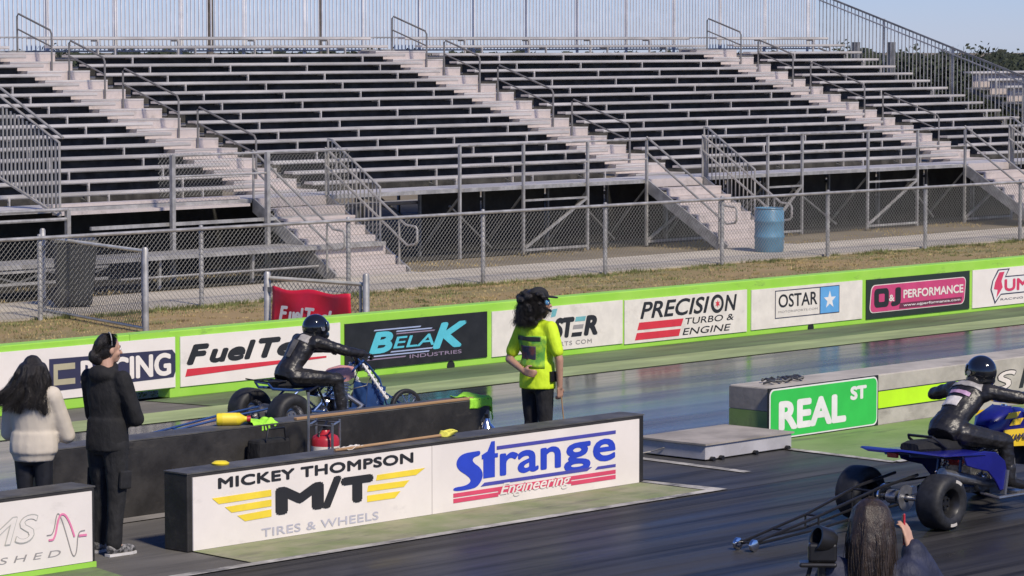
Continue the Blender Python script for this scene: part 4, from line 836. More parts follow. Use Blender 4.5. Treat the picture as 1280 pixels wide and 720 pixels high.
for nm_, a0, a1, z0, z1, mt, of in (('shirt_print', 118, 240, 1.06, 1.37, 'green_print', .036), ('shirt_print', 142, 208, 1.14, 1.27, 'dark_print', .040), ('shirt_lettering', 132, 222, 1.32, 1.362, 'ink_ink', .041)):
    o = curved_patch(MB(), J, math.radians(a0), math.radians(a1), z0, z1, of).out(nm_, mt, mn_, smooth=True); wrap(o, shirt_, (of-.034)*.6+.002)
hc = J['head']; Ry = Euler((0, 0, math.radians(-52))).to_matrix(); hq = lambda x, y, z: hc+Ry@V((x, y, z))
rnd = random.Random(5); mb = MB(); mb.ell(hq(-.03, 0, .03), (.12, .11, .105)); mb.ell(hq(-.085, 0, -.05), (.105, .125, .12))
for i in range(70):
    a = rnd.uniform(.9, 2*PI-.9); z = rnd.uniform(-.19, .10); r = .13+.03*rnd.random(); c_ = hq(math.cos(a)*r-.045, math.sin(a)*r*1.05, z); mb.ell(c_, [rnd.uniform(.020, .038)]*3, 8, 6)
remesh(mb, 'hair', 'hair', mn_, .010, 5, .006, .02)
gp = []
for i in range(40):
    a = .75+i*(2*PI-1.5)/39; q0 = rnd.uniform(0, 6); gp.append([hq(math.cos(a)*(.10+.045*f_)-.045+.022*math.cos(q0+j*1.9), math.sin(a)*(.10+.045*f_)*1.05+.022*math.sin(q0+j*1.9), .085-.30*f_*(1 if abs(a-PI) < 1.6 else .7)) for j, f_ in enumerate((0, .15, .3, .45, .6, .75, .9, 1))])
strands(mn_, 'hair_strands', 'hair', gp, 3800, random.Random(6), .0017, .026)['kind'] = 'stuff'
mb = MB(); mb.ell(hq(-.005, 0, .065), (.112, .095, .085)); cp = remesh(mb, 'cap', 'trouser', mn_, .010, 3)
MB().prism([(.06, -.075), (.13, -.07), (.175, -.035), (.185, 0), (.175, .035), (.13, .07), (.06, .075)], hq(0, 0, .060), Ry@V((1, 0, -.12)), Ry@V((0, 1, 0)), .012).out('cap_brim', 'hoodie', mn_, bev=.003)
mb = MB(); 
vs = [hq(.102*math.cos(a)+.004, .085*math.sin(a), z) for a in [(-1.0+.2*i) for i in range(11)] for z in (-.022, .024)]
o = MB().add(vs, [(2*i, 2*i+2, 2*i+3, 2*i+1) for i in range(10)]).out('sunglasses', 'visor_blue' if 'visor_blue' in M else 'ink_sky', mn_, smooth=True); m_ = o.modifiers.new('s', 'SOLIDIFY'); m_.thickness = .006
MB().tube([hq(.085, .05, -.06), hq(.115, 0, -.085), hq(.085, -.05, -.06), hq(-.01, -.085, -.02)], .012, 7).out('headset_boom', 'black_metal', mn_, smooth=True)
MB().box(-.03, .05, -.215, -.165, .93, 1.03).out('belt_radio', 'black_metal', mn_, bev=.006)
# stick in his right hand
hp_ = mn_.matrix_basis @ (J['haR']+V((.02, .01, -.06)))
st_ = MB(); st_.tube([hp_+V((.0, 0, .06)), hp_+V((.03, -.02, -.30)), hp_+V((.06, -.03, -.72))], [.007, .006, .004], 7)
tag(st_.out('pointer_stick', 'wood', smooth=True), 'thin tan stick held by the man in yellow', 'stick')
# ------------------------------------------------------------------ quads
def tyre_wheel(par, c, R, w, rim_r, rimmat, out=-1, marks=False, spokes=0):
    c = V(c); wh = MB()
    if spokes:
        wh.lathe([(rim_r, -w*.32), (rim_r+.012, -w*.32), (rim_r+.012, w*.32), (rim_r, w*.32), (rim_r-.012, 0), (rim_r, -w*.32)], c, (0, 1, 0), 28); wh.lathe([(0, -.05), (.03, -.05), (.03, .05), (0, .05)], c, (0, 1, 0), 12)
        for i in range(spokes):
            a = 2*PI*i/spokes; s_ = 1 if i % 2 else -1; wh.tube([c+V((.028*math.cos(a+.5*s_), .03*s_, .028*math.sin(a+.5*s_))), c+V((rim_r*math.cos(a), 0, rim_r*math.sin(a)))], .0035, 4)
    else:
        for s in (-1, 1): wh.lathe([(.0, s*w*.18), (.055, s*w*.18), (.06, s*w*.12), (rim_r*.72, s*w*.10), (rim_r*.80, s*w*.30), (rim_r, s*w*.42), (rim_r, s*w*.30)], c, (0, 1, 0), 24)
        wh.lathe([(rim_r, -w*.42), (rim_r, w*.42)], c, (0, 1, 0), 24)
        for i in range(4):
            a = PI/4+PI/2*i; wh.lathe([(.0, w*.24*out), (.011, w*.24*out), (.011, w*.1*out)], c+V((.04*math.cos(a), 0, .04*math.sin(a))), (0, 1, 0), 6)
    wo = wh.out('wheel', rimmat, par, smooth=True)
    h = w/2; d = R-rim_r
    MB().lathe([(rim_r-.004, -h*.80), (rim_r+d*.25, -h*.98), (rim_r+d*.6, -h), (R-d*.22, -h*.93), (R-d*.05, -h*.76), (R, -h*.45), (R+.002, 0), (R, h*.45), (R-d*.05, h*.76), (R-d*.22, h*.93), (rim_r+d*.6, h), (rim_r+d*.25, h*.98), (rim_r-.004, h*.80)], c, (0, 1, 0), 36).out('tyre', 'tyre', wo, smooth=True)
    if marks:
        for a0 in (.9, -1.75):
            pts = [V((math.cos(a0+i*.08)*(rim_r+d*.55), 0, math.sin(a0+i*.08)*(rim_r+d*.55))) for i in range(7)]
            vs = []; 
            for p in pts: q = p.normalized(); vs += [c+q*(rim_r+d*.45)+V((0, out*(h+.003), 0)), c+q*(rim_r+d*.68)+V((0, out*(h+.003), 0))]
            MB().add(vs, [(2*i, 2*i+2, 2*i+3, 2*i+1) for i in range(6)]).out('tyre_lettering', 'tyre_mark', wo)
    return wo
def spring(b, p0, p1, r, turns=7, wr=.006):
    p0, p1 = V(p0), V(p1); u, v, d = basis(p1-p0); n = turns*8
    b.tube([p0+(p1-p0)*i/n+(u*math.cos(2*PI*i/8)+v*math.sin(2*PI*i/8))*r for i in range(n+1)], wr, 5); return b
q = thing('racing_quad', 'blue and yellow racing quad with wheelie bar in the near lane', 'quad bike', (22.32, 16.42, .004))
for y, o_ in ((-.50, -1), (.36, 1)): tyre_wheel(q, (0, y, .238), .238, .25, .125, 'black_metal', o_, True)
for y, o_ in ((-.46, -1), (.46, 1)): tyre_wheel(q, (2.0, y, .235), .235, .17, .125, 'black_metal', o_)
MB().tube([(0, -.48, .238), (0, .36, .238)], .022, 10).lathe([(.0, -.05), (.06, -.05), (.06, .05), (0, .05)], (0, 0, .238), (0, 1, 0), 14).out('rear_axle', 'steel', q, smooth=True)
MB().lathe([(.04, -.006), (.115, -.006), (.115, .006), (.04, .006)], (0, -.13, .238), (0, 1, 0), 24).out('brake_disc', 'steel', q, smooth=True)
MB().lathe([(.04, -.008), (.105, -.008), (.105, .008), (.04, .008)], (0, .10, .238), (0, 1, 0), 24).out('sprocket', 'chrome', q, smooth=True)
b = MB()
for s in (-1, 1): b.tube([(0, s*.09, .238), (.45, s*.10, .24), (.85, s*.12, .30)], [.032, .03, .035], 8)
b.out('swingarm', 'black_metal', q, smooth=True)
b = MB()
for s in (-1, 1):
    b.tube([(.80, s*.12, .26), (1.75, s*.14, .18), (2.0, s*.13, .34), (1.78, s*.09, .66), (1.15, s*.12, .56), (.82, s*.12, .50), (.80, s*.12, .26)], .016, 7); b.tube([(.82, s*.12, .50), (.05, s*.13, .60)], .013, 7)
    b.tube([(2.0, s*.13, .30), (2.0, s*.40, .235)], .014, 6); b.tube([(1.85, s*.13, .20), (2.0, s*.40, .22)], .012, 6)
b.out('frame', 'blue_frame', q, smooth=True)
b = MB().obox((1.18, 0, .30), (.42, .25, .24)).obox((1.30, 0, .48), (.17, .18, .20), (0, -.25, 0))
for i in range(6): b.obox((1.30+.008*i, 0, .42+.028*i), (.22, .23, .010), (0, -.25, 0))
b.lathe([(0, -.03), (.095, -.03), (.105, 0), (.095, .03), (0, .03)], (1.10, -.14, .28), (0, 1, 0), 20); b.lathe([(0, -.03), (.07, -.03), (.08, 0), (0, .03)], (1.30, -.14, .27), (0, 1, 0), 18)
b.out('engine', 'engine', q, smooth=True, bev=.006)
MB().tube([(1.42, -.06, .50), (1.60, -.14, .42), (1.52, -.20, .28), (1.15, -.22, .26), (.75, -.22, .34), (.40, -.22, .42)], [.022, .024, .03, .035, .05, .052], 10).out('exhaust', 'steel', q, smooth=True)
for s in (-1, 1):
    MB().obox((1.42, s*.30, .165), (.15, .12, .025)).tube([(1.35, s*.12, .18), (1.40, s*.36, .165)], .012, 6).out('foot_peg', 'steel', q)
    MB().tube([(1.05, s*.18, .18), (1.0, s*.40, .16), (1.75, s*.42, .16), (1.82, s*.18, .18)], .015, 7).out('nerf_bar', 'steel', q, smooth=True)
b = spring(MB(), (.55, 0, .28), (.85, 0, .52), .035); b.cap((.55, 0, .28), .016, (.85, 0, .52), .018); b.out('rear_shock', 'chrome', q, smooth=True)
for nm_, mt_, b_ in (('gear_lever', 'chrome', MB().tube([(1.20, -.19, .25), (1.30, -.24, .22), (1.42, -.25, .25)], .010, 6)), ('kick_starter', 'chrome', MB().tube([(1.05, -.17, .30), (1.02, -.22, .40), (1.06, -.28, .48)], .012, 6)), ('heel_guard', 'steel', MB().obox((1.16, -.30, .28), (.03, .16, .22), (0, .2, 0))),
                     ('chain', 'black_metal', MB().tube([(0, .12, .335), (1.05, .12, .33), (1.05, .12, .25), (0, .12, .145)], .010, 5, True)), ('radiator', 'black_metal', MB().obox((1.84, 0, .48), (.05, .26, .26), (0, .25, 0))), ('carburettor', 'chrome', MB().cap((1.02, 0, .47), .045, (1.18, 0, .47), .04)), ('air_filter', 'red_paint', MB().cap((.84, 0, .49), .06, (.96, 0, .48), .07)),
                     ('clutch_cover', 'chrome', MB().lathe([(0, -.02), (.05, -.02), (.06, 0), (.06, .01)], (1.12, -.175, .29), (0, 1, 0), 16)), ('brake_caliper', 'chrome', MB().obox((.09, -.13, .30), (.07, .05, .06))), ('tail_light', 'red_paint', MB().obox((-.02, 0, .60), (.03, .10, .04)))): b_.out(nm_, mt_, q, smooth=nm_ in ('gear_lever', 'carburettor'))
# seat, rear fender, side panels, tank, hood
sec = lambda x, w, z, t: [(x, -w, z-t*.4), (x, -w*.9, z+t*.3), (x, -w*.55, z+t*.5), (x, w*.55, z+t*.5), (x, w*.9, z+t*.3), (x, w, z-t*.4), (x, w*.8, z-t), (x, -w*.8, z-t)]
def skin_loft(b, secs, cap=True):
    n = len(secs[0]); vs = [p for s in secs for p in s]; fs = []
    for i in range(len(secs)-1): fs += [(i*n+j, i*n+(j+1) % n, (i+1)*n+(j+1) % n, (i+1)*n+j) for j in range(n)]
    if cap: fs += [tuple(range(n)), tuple((len(secs)-1)*n+j for j in range(n))]
    return b.add(vs, fs)
skin_loft(MB(), [sec(.22, .10, .655, .05), sec(.35, .135, .66, .07), (sec(.80, .14, .635, .08)), sec(1.15, .11, .66, .08), sec(1.32, .08, .69, .07)]).out('seat', 'hoodie', q, smooth=True)
skin_loft(MB(), [sec(-.27, .10, .665, .012), sec(-.20, .22, .675, .02), sec(-.02, .30, .645, .022), sec(.25, .36, .60, .025), sec(.55, .38, .585, .025), sec(.85, .37, .565, .03)]).out('rear_fender', 'blue_plastic', q, smooth=True)
for s in (-1, 1):
    pr = [(.52, .58), (.85, .585), (1.02, .56), (1.16, .47), (1.20, .34), (1.19, .22), (1.09, .21), (1.02, .30), (.90, .40), (.72, .44), (.58, .48)]
    MB().prism(pr, (0, s*.36+.0, 0), (1, 0, 0), (0, 0, 1), .022*s).out('side_fender', 'blue_plastic', q, bev=.008)
    tb = MB(); tb.tube([(.02, s*.15, .66), (.08, s*.15, .75), (.20, s*.15, .745), (.26, s*.14, .66)], .013, 7)
    if s > 0: MB().tube([(.56, -.15, .62), (.42, -.15, .70), (.38, -.13, .73), (.38, .13, .73), (.42, .15, .70), (.56, .15, .62)], .013, 7).out('grab_bar', 'black_metal', q, smooth=True)
skin_loft(MB(), [sec(1.30, .09, .70, .10), sec(1.40, .15, .76, .16), sec(1.60, .17, .80, .20), sec(1.80, .15, .78, .18)]).out('fuel_tank', 'blue_plastic', q, smooth=True)
skin_loft(MB(), [sec(1.74, .17, .82, .06), sec(1.92, .26, .80, .10), sec(2.15, .34, .70, .12), sec(2.38, .20, .58, .10)]).out('hood', 'blue_plastic', q, smooth=True)
for s in (-1, 1):
    skin_loft(MB(), [sec(1.62, .05, .50, .02), sec(1.78, .17, .62, .03), sec(2.0, .19, .63, .03), sec(2.28, .16, .55, .03)]).out('front_fender', 'blue_plastic', q, smooth=True).location = (0, s*.40, 0)
    pan = MB().prism([(1.40, .56), (1.98, .52), (1.96, .69), (1.40, .705)], (0, s*.185, 0), (1, 0, 0), (0, 0, 1), .012*s).out('side_panel', 'yellow_gfx', q)
    MB().prism([(1.50, .735), (1.66, .735), (1.72, .79), (1.56, .79)], (0, s*.172, 0), (1, 0, 0), (0, 0, 1), .006*s).out('tank_graphic', 'yellow_gfx', q); MB().prism([(1.44, .80), (1.62, .80), (1.68, .85), (1.50, .85)], (0, s*.165, 0), (1, 0, 0), (0, 0, 1), .006*s).out('tank_graphic', 'yellow_gfx', q)
text_mesh('YAMAHA', 1.45, 1.92, .60, .66, -.198, 'ink_navy', 'lettering', q, bold=.03)
MB().tube([(1.62, 0, .78), (1.66, 0, .90)], .03, 8).tube([(1.50, -.40, 1.0), (1.56, -.30, 1.0), (1.64, -.10, .93), (1.64, .10, .93), (1.56, .30, 1.0), (1.50, .40, 1.0)], .012, 8).out('handlebar', 'chrome', q, smooth=True)
for s in (-1, 1):
    MB().tube([(1.49, s*.42, 1.0), (1.555, s*.30, 1.0)], .018, 8).out('grip', 'black_metal', q, smooth=True); MB().tube([(1.60, s*.26, 1.0), (1.62, s*.34, .985), (1.60, s*.42, .98)], .007, 6).out('brake_lever', 'chrome', q, smooth=True)
    MB().tube([(1.62, s*.1, .9), (1.75, s*.12, .7), (1.85, s*.1, .45)], .006, 6).out('cable', 'chrome', q, smooth=True)
wbar = MB()
for s in (-1, 1):
    wbar.tube([(.18, s*.12, .42), (-.35, s*.11, .36), (-1.15, s*.07, .20), (-2.0, s*.06, .07)], .014, 7); wbar.tube([(.05, s*.12, .20), (-.4, s*.11, .17), (-1.15, s*.07, .09), (-2.0, s*.06, .055)], .012, 7)
    for x, z0, z1 in ((-.45, .16, .345), (-1.15, .095, .20)): wbar.tube([(x, s*(.11 if x > -1 else .07), z0), (x, s*(.11 if x > -1 else .07), z1)], .009, 6)
for x, z in ((-.45, .34), (-1.15, .20), (-1.6, .13), (-2.0, .065)): wbar.tube([(x, -.10 if x > -1 else -.07, z), (x, .10 if x > -1 else .07, z)], .010, 6)
wbo = wbar.out('wheelie_bar', 'black_metal', q, smooth=True)
for s in (-1, 1): MB().lathe([(0, -.022), (.03, -.022), (.05, -.014), (.05, .014), (.03, .022), (0, .022)], (-2.03, s*.085, .052), (0, 1, 0), 16).out('wheelie_wheel', 'chrome', wbo, smooth=True)
# --- near rider
def rider(label, par_loc, rz, J, hyaw, group=None):
    th = thing('person', label, 'person', par_loc, rz, 'quad riders'); k = J['k']; mb = MB(); torso(mb, J, .016)
    for s in 'LR':
        arm(mb, J, s, [.076*k, .062*k, .046*k]); mb.chain([J['hip'+s], J['kn'+s], J['an'+s]], [.11*k, .080*k, .058*k])
        hand(mb, J['ha'+s], (J['ha'+s]-J['el'+s]), (0, 0, -1), (0, -1 if s == 'L' else 1, 0), .9, 1.1)
    mb.cap(J['neck'], .062, J['head'], .07); remesh(mb, 'body', 'leather', th, .010, 3, .016, .07)
    for s in 'LR':
        a, t_ = J['an'+s], J['to'+s]; m2 = MB(); m2.cap(a+V((0, 0, .12)), .058, a, .05); m2.cap(a, .05, t_, .042); remesh(m2, 'boot', 'leather', th, .011, 2)
    R = Euler((0, 0, hyaw)).to_matrix(); c = J['head']; hq = lambda x, y, z: c+R@V((x, y, z))
    hm = MB(); hm.ell(hq(-.01, 0, .01), (.150, .128, .142), 20, 14, Euler((0, 0, hyaw))); hm.ell(hq(.045, 0, -.075), (.105, .100, .068), 18, 10, Euler((0, 0, hyaw))); hm.ell(hq(-.03, 0, -.07), (.115, .112, .07), 18, 10, Euler((0, 0, hyaw)))
    ho = remesh(hm, 'helmet', 'helmet', th, .009, 4)
    vs = []; n1, n2 = 14, 6
    for i in range(n1+1):
        for j in range(n2+1):
            az = math.radians(-62+124*i/n1); e_ = math.radians(-14+40*j/n2); vs.append(hq(-.01+.160*math.cos(az)*math.cos(e_), .137*math.sin(az)*math.cos(e_), .005+.148*math.sin(e_)))
    o = MB().add(vs, [(i*(n2+1)+j, (i+1)*(n2+1)+j, (i+1)*(n2+1)+j+1, i*(n2+1)+j+1) for i in range(n1) for j in range(n2)]).out('visor', 'visor', ho, smooth=True); m_ = o.modifiers.new('s', 'SOLIDIFY'); m_.thickness = .004
    for s in (-1, 1): MB().lathe([(0, -.006), (.022, -.006), (.022, .006), (0, .006)], hq(.01, s*.138, .0), R@V((0, 1, 0)), 12).out('visor_pivot', 'steel', ho, smooth=True)
    return th
k_ = 1.0
J = dict(k=.97, pelvis=V((.76, 0, .76)), waist=V((.88, 0, .86)), chest=V((1.06, 0, 1.0)), neck=V((1.17, 0, 1.13)), head=V((1.28, 0, 1.225)), shL=V((1.14, .19, 1.07)), shR=V((1.14, -.19, 1.07)), elL=V((1.22, .46, 1.0)), elR=V((1.30, -.42, 1.02)),
         haL=V((1.46, .37, 1.02)), haR=V((1.46, -.37, 1.02)), hipL=V((.84, .12, .72)), hipR=V((.84, -.12, .72)), knL=V((1.28, .27, .62)), knR=V((1.28, -.27, .62)), anL=V((1.30, .31, .27)), anR=V((1.30, -.31, .27)), toL=V((1.47, .33, .22)), toR=V((1.47, -.33, .22)))
nr = rider('rider in black leathers with white back patches on the near quad', (22.32, 16.42, .004), 0, J, math.radians(80))
def back_patch(th, J, f0, f1, a0, a1, off, mat, name, zig=0, slant=0):
    # a patch on the back of the jacket between two heights along waist > neck
    A, B = J['waist'], J['neck']; d = (B-A).normalized(); nrm = V((-d.z, 0, d.x)); vs = []; n = 12
    for i in range(n+1):
        for j in range(5):
            a = math.radians(a0+(a1-a0)*i/n); f = f0+(f1-f0)*j/4+(zig*math.sin(i*1.7) if zig else 0)+slant*(i/n-.5); c = A+(B-A)*f
            w = .150+.02*math.sin(min(1, f)*PI) if f < .75 else .150-.10*(f-.75)
            vs.append(c+nrm*(math.cos(a)*(.116+off+(-.02 if f > .8 else 0)))+V((0, 1, 0))*math.sin(a)*(w+off))
    o = MB().add(vs, [(i*5+j, (i+1)*5+j, (i+1)*5+j+1, i*5+j+1) for i in range(n) for j in range(4)]).out(name, mat, th, smooth=True); wrap(o, [c for c in th.children if c.name.startswith('body')][0], .005); return o
back_patch(nr, J, .70, .90, -72, 72, .018, 'suit_grey', 'shoulder_patch'); back_patch(nr, J, .45, .56, -40, 40, .018, 'suit_pink', 'back_patch', slant=.04); back_patch(nr, J, .10, .36, -22, 46, .018, 'suit_white', 'back_patch')
# --- far quad: blue frame, wire wheels
f = thing('racing_quad', 'dark blue tube framed quad with wire front wheels in the far lane', 'quad bike', (22.86, 25.0, .004), math.radians(-7))
for y, o_ in ((-.36, -1), (.36, 1)): tyre_wheel(f, (0, y, .235), .235, .24, .115, 'steel', o_)
for y, o_ in ((-.36, -1), (.36, 1)): tyre_wheel(f, (1.55, y, .205), .205, .06, .165, 'chrome', o_, spokes=20)
MB().tube([(0, -.36, .235), (0, .36, .235)], .02, 8).lathe([(.0, -.02), (.09, -.02), (.09, .02), (0, .02)], (0, .08, .235), (0, 1, 0), 16).out('rear_axle', 'steel', f, smooth=True)
b = MB()
for s in (-1, 1):
    b.tube([(0, s*.10, .235), (.5, s*.11, .22), (1.05, s*.12, .17), (1.5, s*.10, .20), (1.42, s*.06, .50), (1.22, s*.05, .72), (.85, s*.10, .50), (.30, s*.12, .46), (-.05, s*.13, .50)], .015, 7)
    b.tube([(.5, s*.11, .22), (.85, s*.10, .50)], .013, 6); b.tube([(1.5, s*.10, .22), (1.55, s*.32, .205)], .012, 6); b.tube([(1.46, s*.09, .36), (1.55, s*.32, .225)], .010, 6); b.tube([(0, s*.10, .235), (.30, s*.12, .46)], .012, 6)
b.tube([(-.05, -.13, .50), (-.10, -.12, .56), (-.10, .12, .56), (-.05, .13, .50)], .013, 6); b.out('frame', 'blue_frame', f, smooth=True)
b = MB()
for x in (-.10, .0, .10): b.tube([(x, -.12, .575), (x, .12, .575)], .008, 6)
b.tube([(-.22, -.12, .60), (-.10, -.12, .575), (.14, -.12, .57)], .009, 6).tube([(-.22, .12, .60), (-.10, .12, .575), (.14, .12, .57)], .009, 6); b.out('rear_rack', 'black_metal', f, smooth=True)
b = MB().obox((.78, 0, .27), (.36, .24, .20)).obox((.90, 0, .42), (.16, .17, .18), (0, .2, 0))
for i in range(5): b.obox((.89+.006*i, 0, .36+.03*i), (.20, .21, .010), (0, .2, 0))
b.lathe([(0, -.03), (.085, -.03), (.09, .02), (0, .03)], (.72, -.13, .26), (0, 1, 0), 18); b.out('engine', 'chrome', f, smooth=True, bev=.006)
b = MB(); b.tube([(.95, -.09, .36), (1.10, -.17, .24), (.95, -.19, .155), (.55, -.19, .14), (.2, -.19, .17)], [.028, .034, .045, .05, .05], 10)
for i in range(7): b.lathe([(.05, -.008), (.060, -.008), (.060, .008), (.05, .008)], (1.03-.065*i, -.19+.0*i, .165-.004*i), (1, 0, .05), 12)
b.out('exhaust', 'steel', f, smooth=True)
skin_loft(MB(), [sec(.72, .06, .56, .06), sec(.82, .10, .60, .10), sec(.98, .11, .62, .11), sec(1.08, .07, .62, .08)]).out('fuel_tank', PM('tank_pink', (.62, .30, .28), .45, var=.1), f, smooth=True)
skin_loft(MB(), [sec(.05, .10, .545, .05), sec(.2, .13, .545, .06), sec(.55, .12, .53, .06), sec(.70, .08, .55, .05)]).out('seat', 'hoodie', f, smooth=True)
for s in (-1, 1):
    b = spring(MB(), (1.16, s*.12, .68), (1.40, s*.22, .30), .028, 8, .006); b.cap((1.16, s*.12, .68), .014, (1.40, s*.22, .30), .016); b.out('front_shock', 'white', f, smooth=True)
    MB().prism([(1.18, .16), (1.42, .16), (1.46, .42), (1.22, .48)], (0, s*.13, 0), (1, 0, 0), (0, 0, 1), .012*s).out('side_panel', 'blue_frame', f)
MB().tube([(1.20, 0, .60), (1.14, 0, .76)], .022, 8).tube([(1.02, -.36, .80), (1.10, -.24, .80), (1.15, -.08, .76), (1.15, .08, .76), (1.10, .24, .80), (1.02, .36, .80)], .012, 8).out('handlebar', 'black_metal', f, smooth=True)
for s in (-1, 1): MB().tube([(1.0, s*.37, .80), (1.09, s*.26, .80)], .018, 8).out('grip', 'black_metal', f, smooth=True); MB().tube([(1.15, s*.1, .76), (1.3, s*.14, .62), (1.2, s*.12, .45), (1.0, s*.1, .42)], .006, 6).out('cable', 'black_metal', f, smooth=True)
b = MB()
for s in (-1, 1): b.tube([(0, s*.11, .30), (-.6, s*.09, .24), (-1.75, s*.05, .08)], .013, 6); b.tube([(0, s*.11, .17), (-.6, s*.09, .14), (-1.75, s*.05, .065)], .010, 6)
for x, z in ((-.6, .24), (-1.2, .155), (-1.75, .08)): b.tube([(x, -.09, z), (x, .09, z)], .010, 6)
wo = b.out('wheelie_bar', 'blue_frame', f, smooth=True)
for s in (-1, 1): MB().lathe([(0, -.02), (.05, -.02), (.05, .02), (0, .02)], (-1.77, s*.07, .052), (0, 1, 0), 14).out('wheelie_wheel', 'tyre', wo, smooth=True)
J = dict(k=.93, pelvis=V((.24, 0, .65)), waist=V((.30, 0, .74)), chest=V((.42, 0, .90)), neck=V((.53, 0, 1.02)), head=V((.62, 0, 1.10)), shL=V((.50, .17, .97)), shR=V((.50, -.17, .97)), elL=V((.80, .30, .86)), elR=V((.80, -.30, .86)),
         haL=V((1.0, .32, .825)), haR=V((1.0, -.32, .825)), hipL=V((.26, .11, .61)), hipR=V((.26, -.11, .61)), knL=V((.72, .24, .56)), knR=V((.72, -.24, .56)), anL=V((.76, .27, .22)), anR=V((.76, -.27, .22)), toL=V((.92, .28, .16)), toR=V((.92, -.28, .16)))
fr_ = rider('rider in black leathers with grey shoulders on the far quad', (22.86, 25.0, .004), math.radians(-7), J, math.radians(-8))
back_patch(fr_, J, .62, .92, -58, -12, .02, 'suit_grey', 'shoulder_patch'); back_patch(fr_, J, .0, .60, -22, 2, .02, 'suit_dark', 'back_patch')
# ------------------------------------------------------------------ photographer in the near seats
th35 = math.radians(40)
J = stand(1.64, ((.10, .26, 1.06), (.30, .10, 1.10)), ((.13, -.35, 1.16), (.05, -.185, 1.42)))
dz = -.78
for kk in J:
    if kk != 'k': J[kk] = J[kk]+V((0, 0, dz))
for s, y in (('L', .12), ('R', -.12)):
    J['hip'+s] = V((.02, y*.8, .13)); J['kn'+s] = V((.44, y*1.1, .12)); J['an'+s] = V((.46, y*1.1, -.30)); J['to'+s] = V((.60, y*1.1, -.345))
J['pelvis'] = V((0, 0, .14))
seatz = 2.13-(1.64+dz)-.03
ph = person('seated photographer with long brown hair and navy jacket, seen from behind', (11.60, 8.66, seatz), th35, J, 'skin', yaw=math.radians(0), hands={'R': dict(d=(.15, .22, 1), n=(.6, 1, 0), side=(.6, .5, 0), curl=.35), 'L': dict(n=(0, -1, 0), side=(0, 0, 1), curl=.7)})
top(ph, J, 'navy_jacket', .03, hem=.05, ag=.026, name='jacket', fold=.024); bottoms(ph, J, 'trouser', .02); shoes(ph, J)
MB().tube([J['el'+'R'].lerp(J['haR'], .93)+V((.032*math.cos(a*PI/6), .032*math.sin(a*PI/6), 0)) for a in range(12)], .009, 6, True).out('wristband', 'white', ph, smooth=True)
MB().tube([J['el'+'R'].lerp(J['haR'], .84)+V((.036*math.cos(a*PI/6), .036*math.sin(a*PI/6), 0)) for a in range(12)], .010, 6, True).out('watch_strap', 'black_metal', ph, smooth=True)
hc = J['head']; pth = [([hc+V((-.02, 0, .035)), hc+V((-.03, 0, .0))], [.105, .108])]; rnd = random.Random(8)
for i in range(30):
    a = math.radians(78+i*204/29); L = rnd.uniform(.44, .52); P0 = hc+V((math.cos(a)*.082-.02, math.sin(a)*.080, .03)); pts = [P0]
    for j in range(1, 6):
        f_ = j/5; pts.append(hc+V((math.cos(a)*(.085+.035*f_)-.03-.03*f_, math.sin(a)*(.085-.005*f_)+.012*math.sin(j+i), .03-L*f_)))
    pth.append((pts, [.030, .030, .028, .026, .022, .012]))
locks(ph, 'hair', 'hair_brown', [(p_, [q_*.72 for q_ in r_]) for p_, r_ in pth[1:]]+[([hc+V((-.02, 0, .035)), hc+V((-.03, 0, .0))], [.099, .10])], .009, .006, .022, 2); strands(ph, 'hair_strands', 'hair_brown', [[hc+V((-.01, 0, .128))]+p_ for p_, r_ in pth[1:]], 5200, random.Random(9), .0014, .011)['kind'] = 'stuff'
c_ = ph.matrix_basis @ (J['haR']+V((.045, .03, .085))); pe = thing('phone', 'red cased phone in the raised hand of the photographer', 'phone', c_, th35); MB().obox((0, 0, 0), (.075, .010, .145), (0, .2, 0)).out('case', 'red_paint', pe, bev=.006); MB().obox((.0, .0065, 0), (.066, .003, .13), (0, .2, 0)).out('screen', 'black_panel', pe)
sb = thing('spectator_bench', 'bleacher seat row carrying the photographer', 'bench', (11.6, 8.66, 0), th35-PI/2)
MB().box(-3, 3, -.17, .17, seatz-.04, seatz+.0).out('seat_plank', 'alu', sb); MB().box(-3, 3, .28, .72, seatz-.425, seatz-.385).out('foot_plank', 'alu_foot', sb)
for x in (-2.6, -1.2, .2, 1.6, 2.8): MB().bar((x, 0, 0), (x, 0, seatz-.04), .06).bar((x, .5, 0), (x, .5, seatz-.42), .06).out('support', 'galv', sb)
cg = thing('camera_rig', 'black camera with round hood on a stand left of the photographer', 'camera', (11.41, 8.79, seatz-.385), th35)
hz = 1.885-(seatz-.385)
for a in (0, 2.1, 4.2): MB().tube([(0, 0, hz-.32), (.16*math.cos(a), .16*math.sin(a), 0)], .013, 7).out('leg', 'black_metal', cg, smooth=True)
MB().tube([(0, 0, hz-.32), (0, 0, hz-.06)], .02, 8).out('column', 'black_metal', cg, smooth=True)
MB().obox((.0, .02, hz-.055), (.10, .17, .022)).out('plate', 'black_metal', cg, bev=.01); MB().obox((0, 0, hz), (.08, .13, .085)).out('body', 'black_metal', cg, bev=.012)
MB().lathe([(.03, 0), (.04, .05), (.055, .12), (.052, .12), (.035, .05)], (.03, 0, hz+.0), (1, 0, 0), 18).out('lens_hood', 'black_metal', cg, smooth=True)
MB().lathe([(.0, -.05), (.052, -.05), (.060, -.03), (.060, .035), (.048, .035), (.046, -.02), (0, -.02)], (0, .0, hz+.055), (-.4, .8, .3), 20).out('top_light', 'black_metal', cg, smooth=True)
MB().tube([(0, .05, hz-.06), (-.03, .09, hz-.20), (.0, .06, hz-.36)], .010, 6).out('strap', 'hoodie', cg, smooth=True)
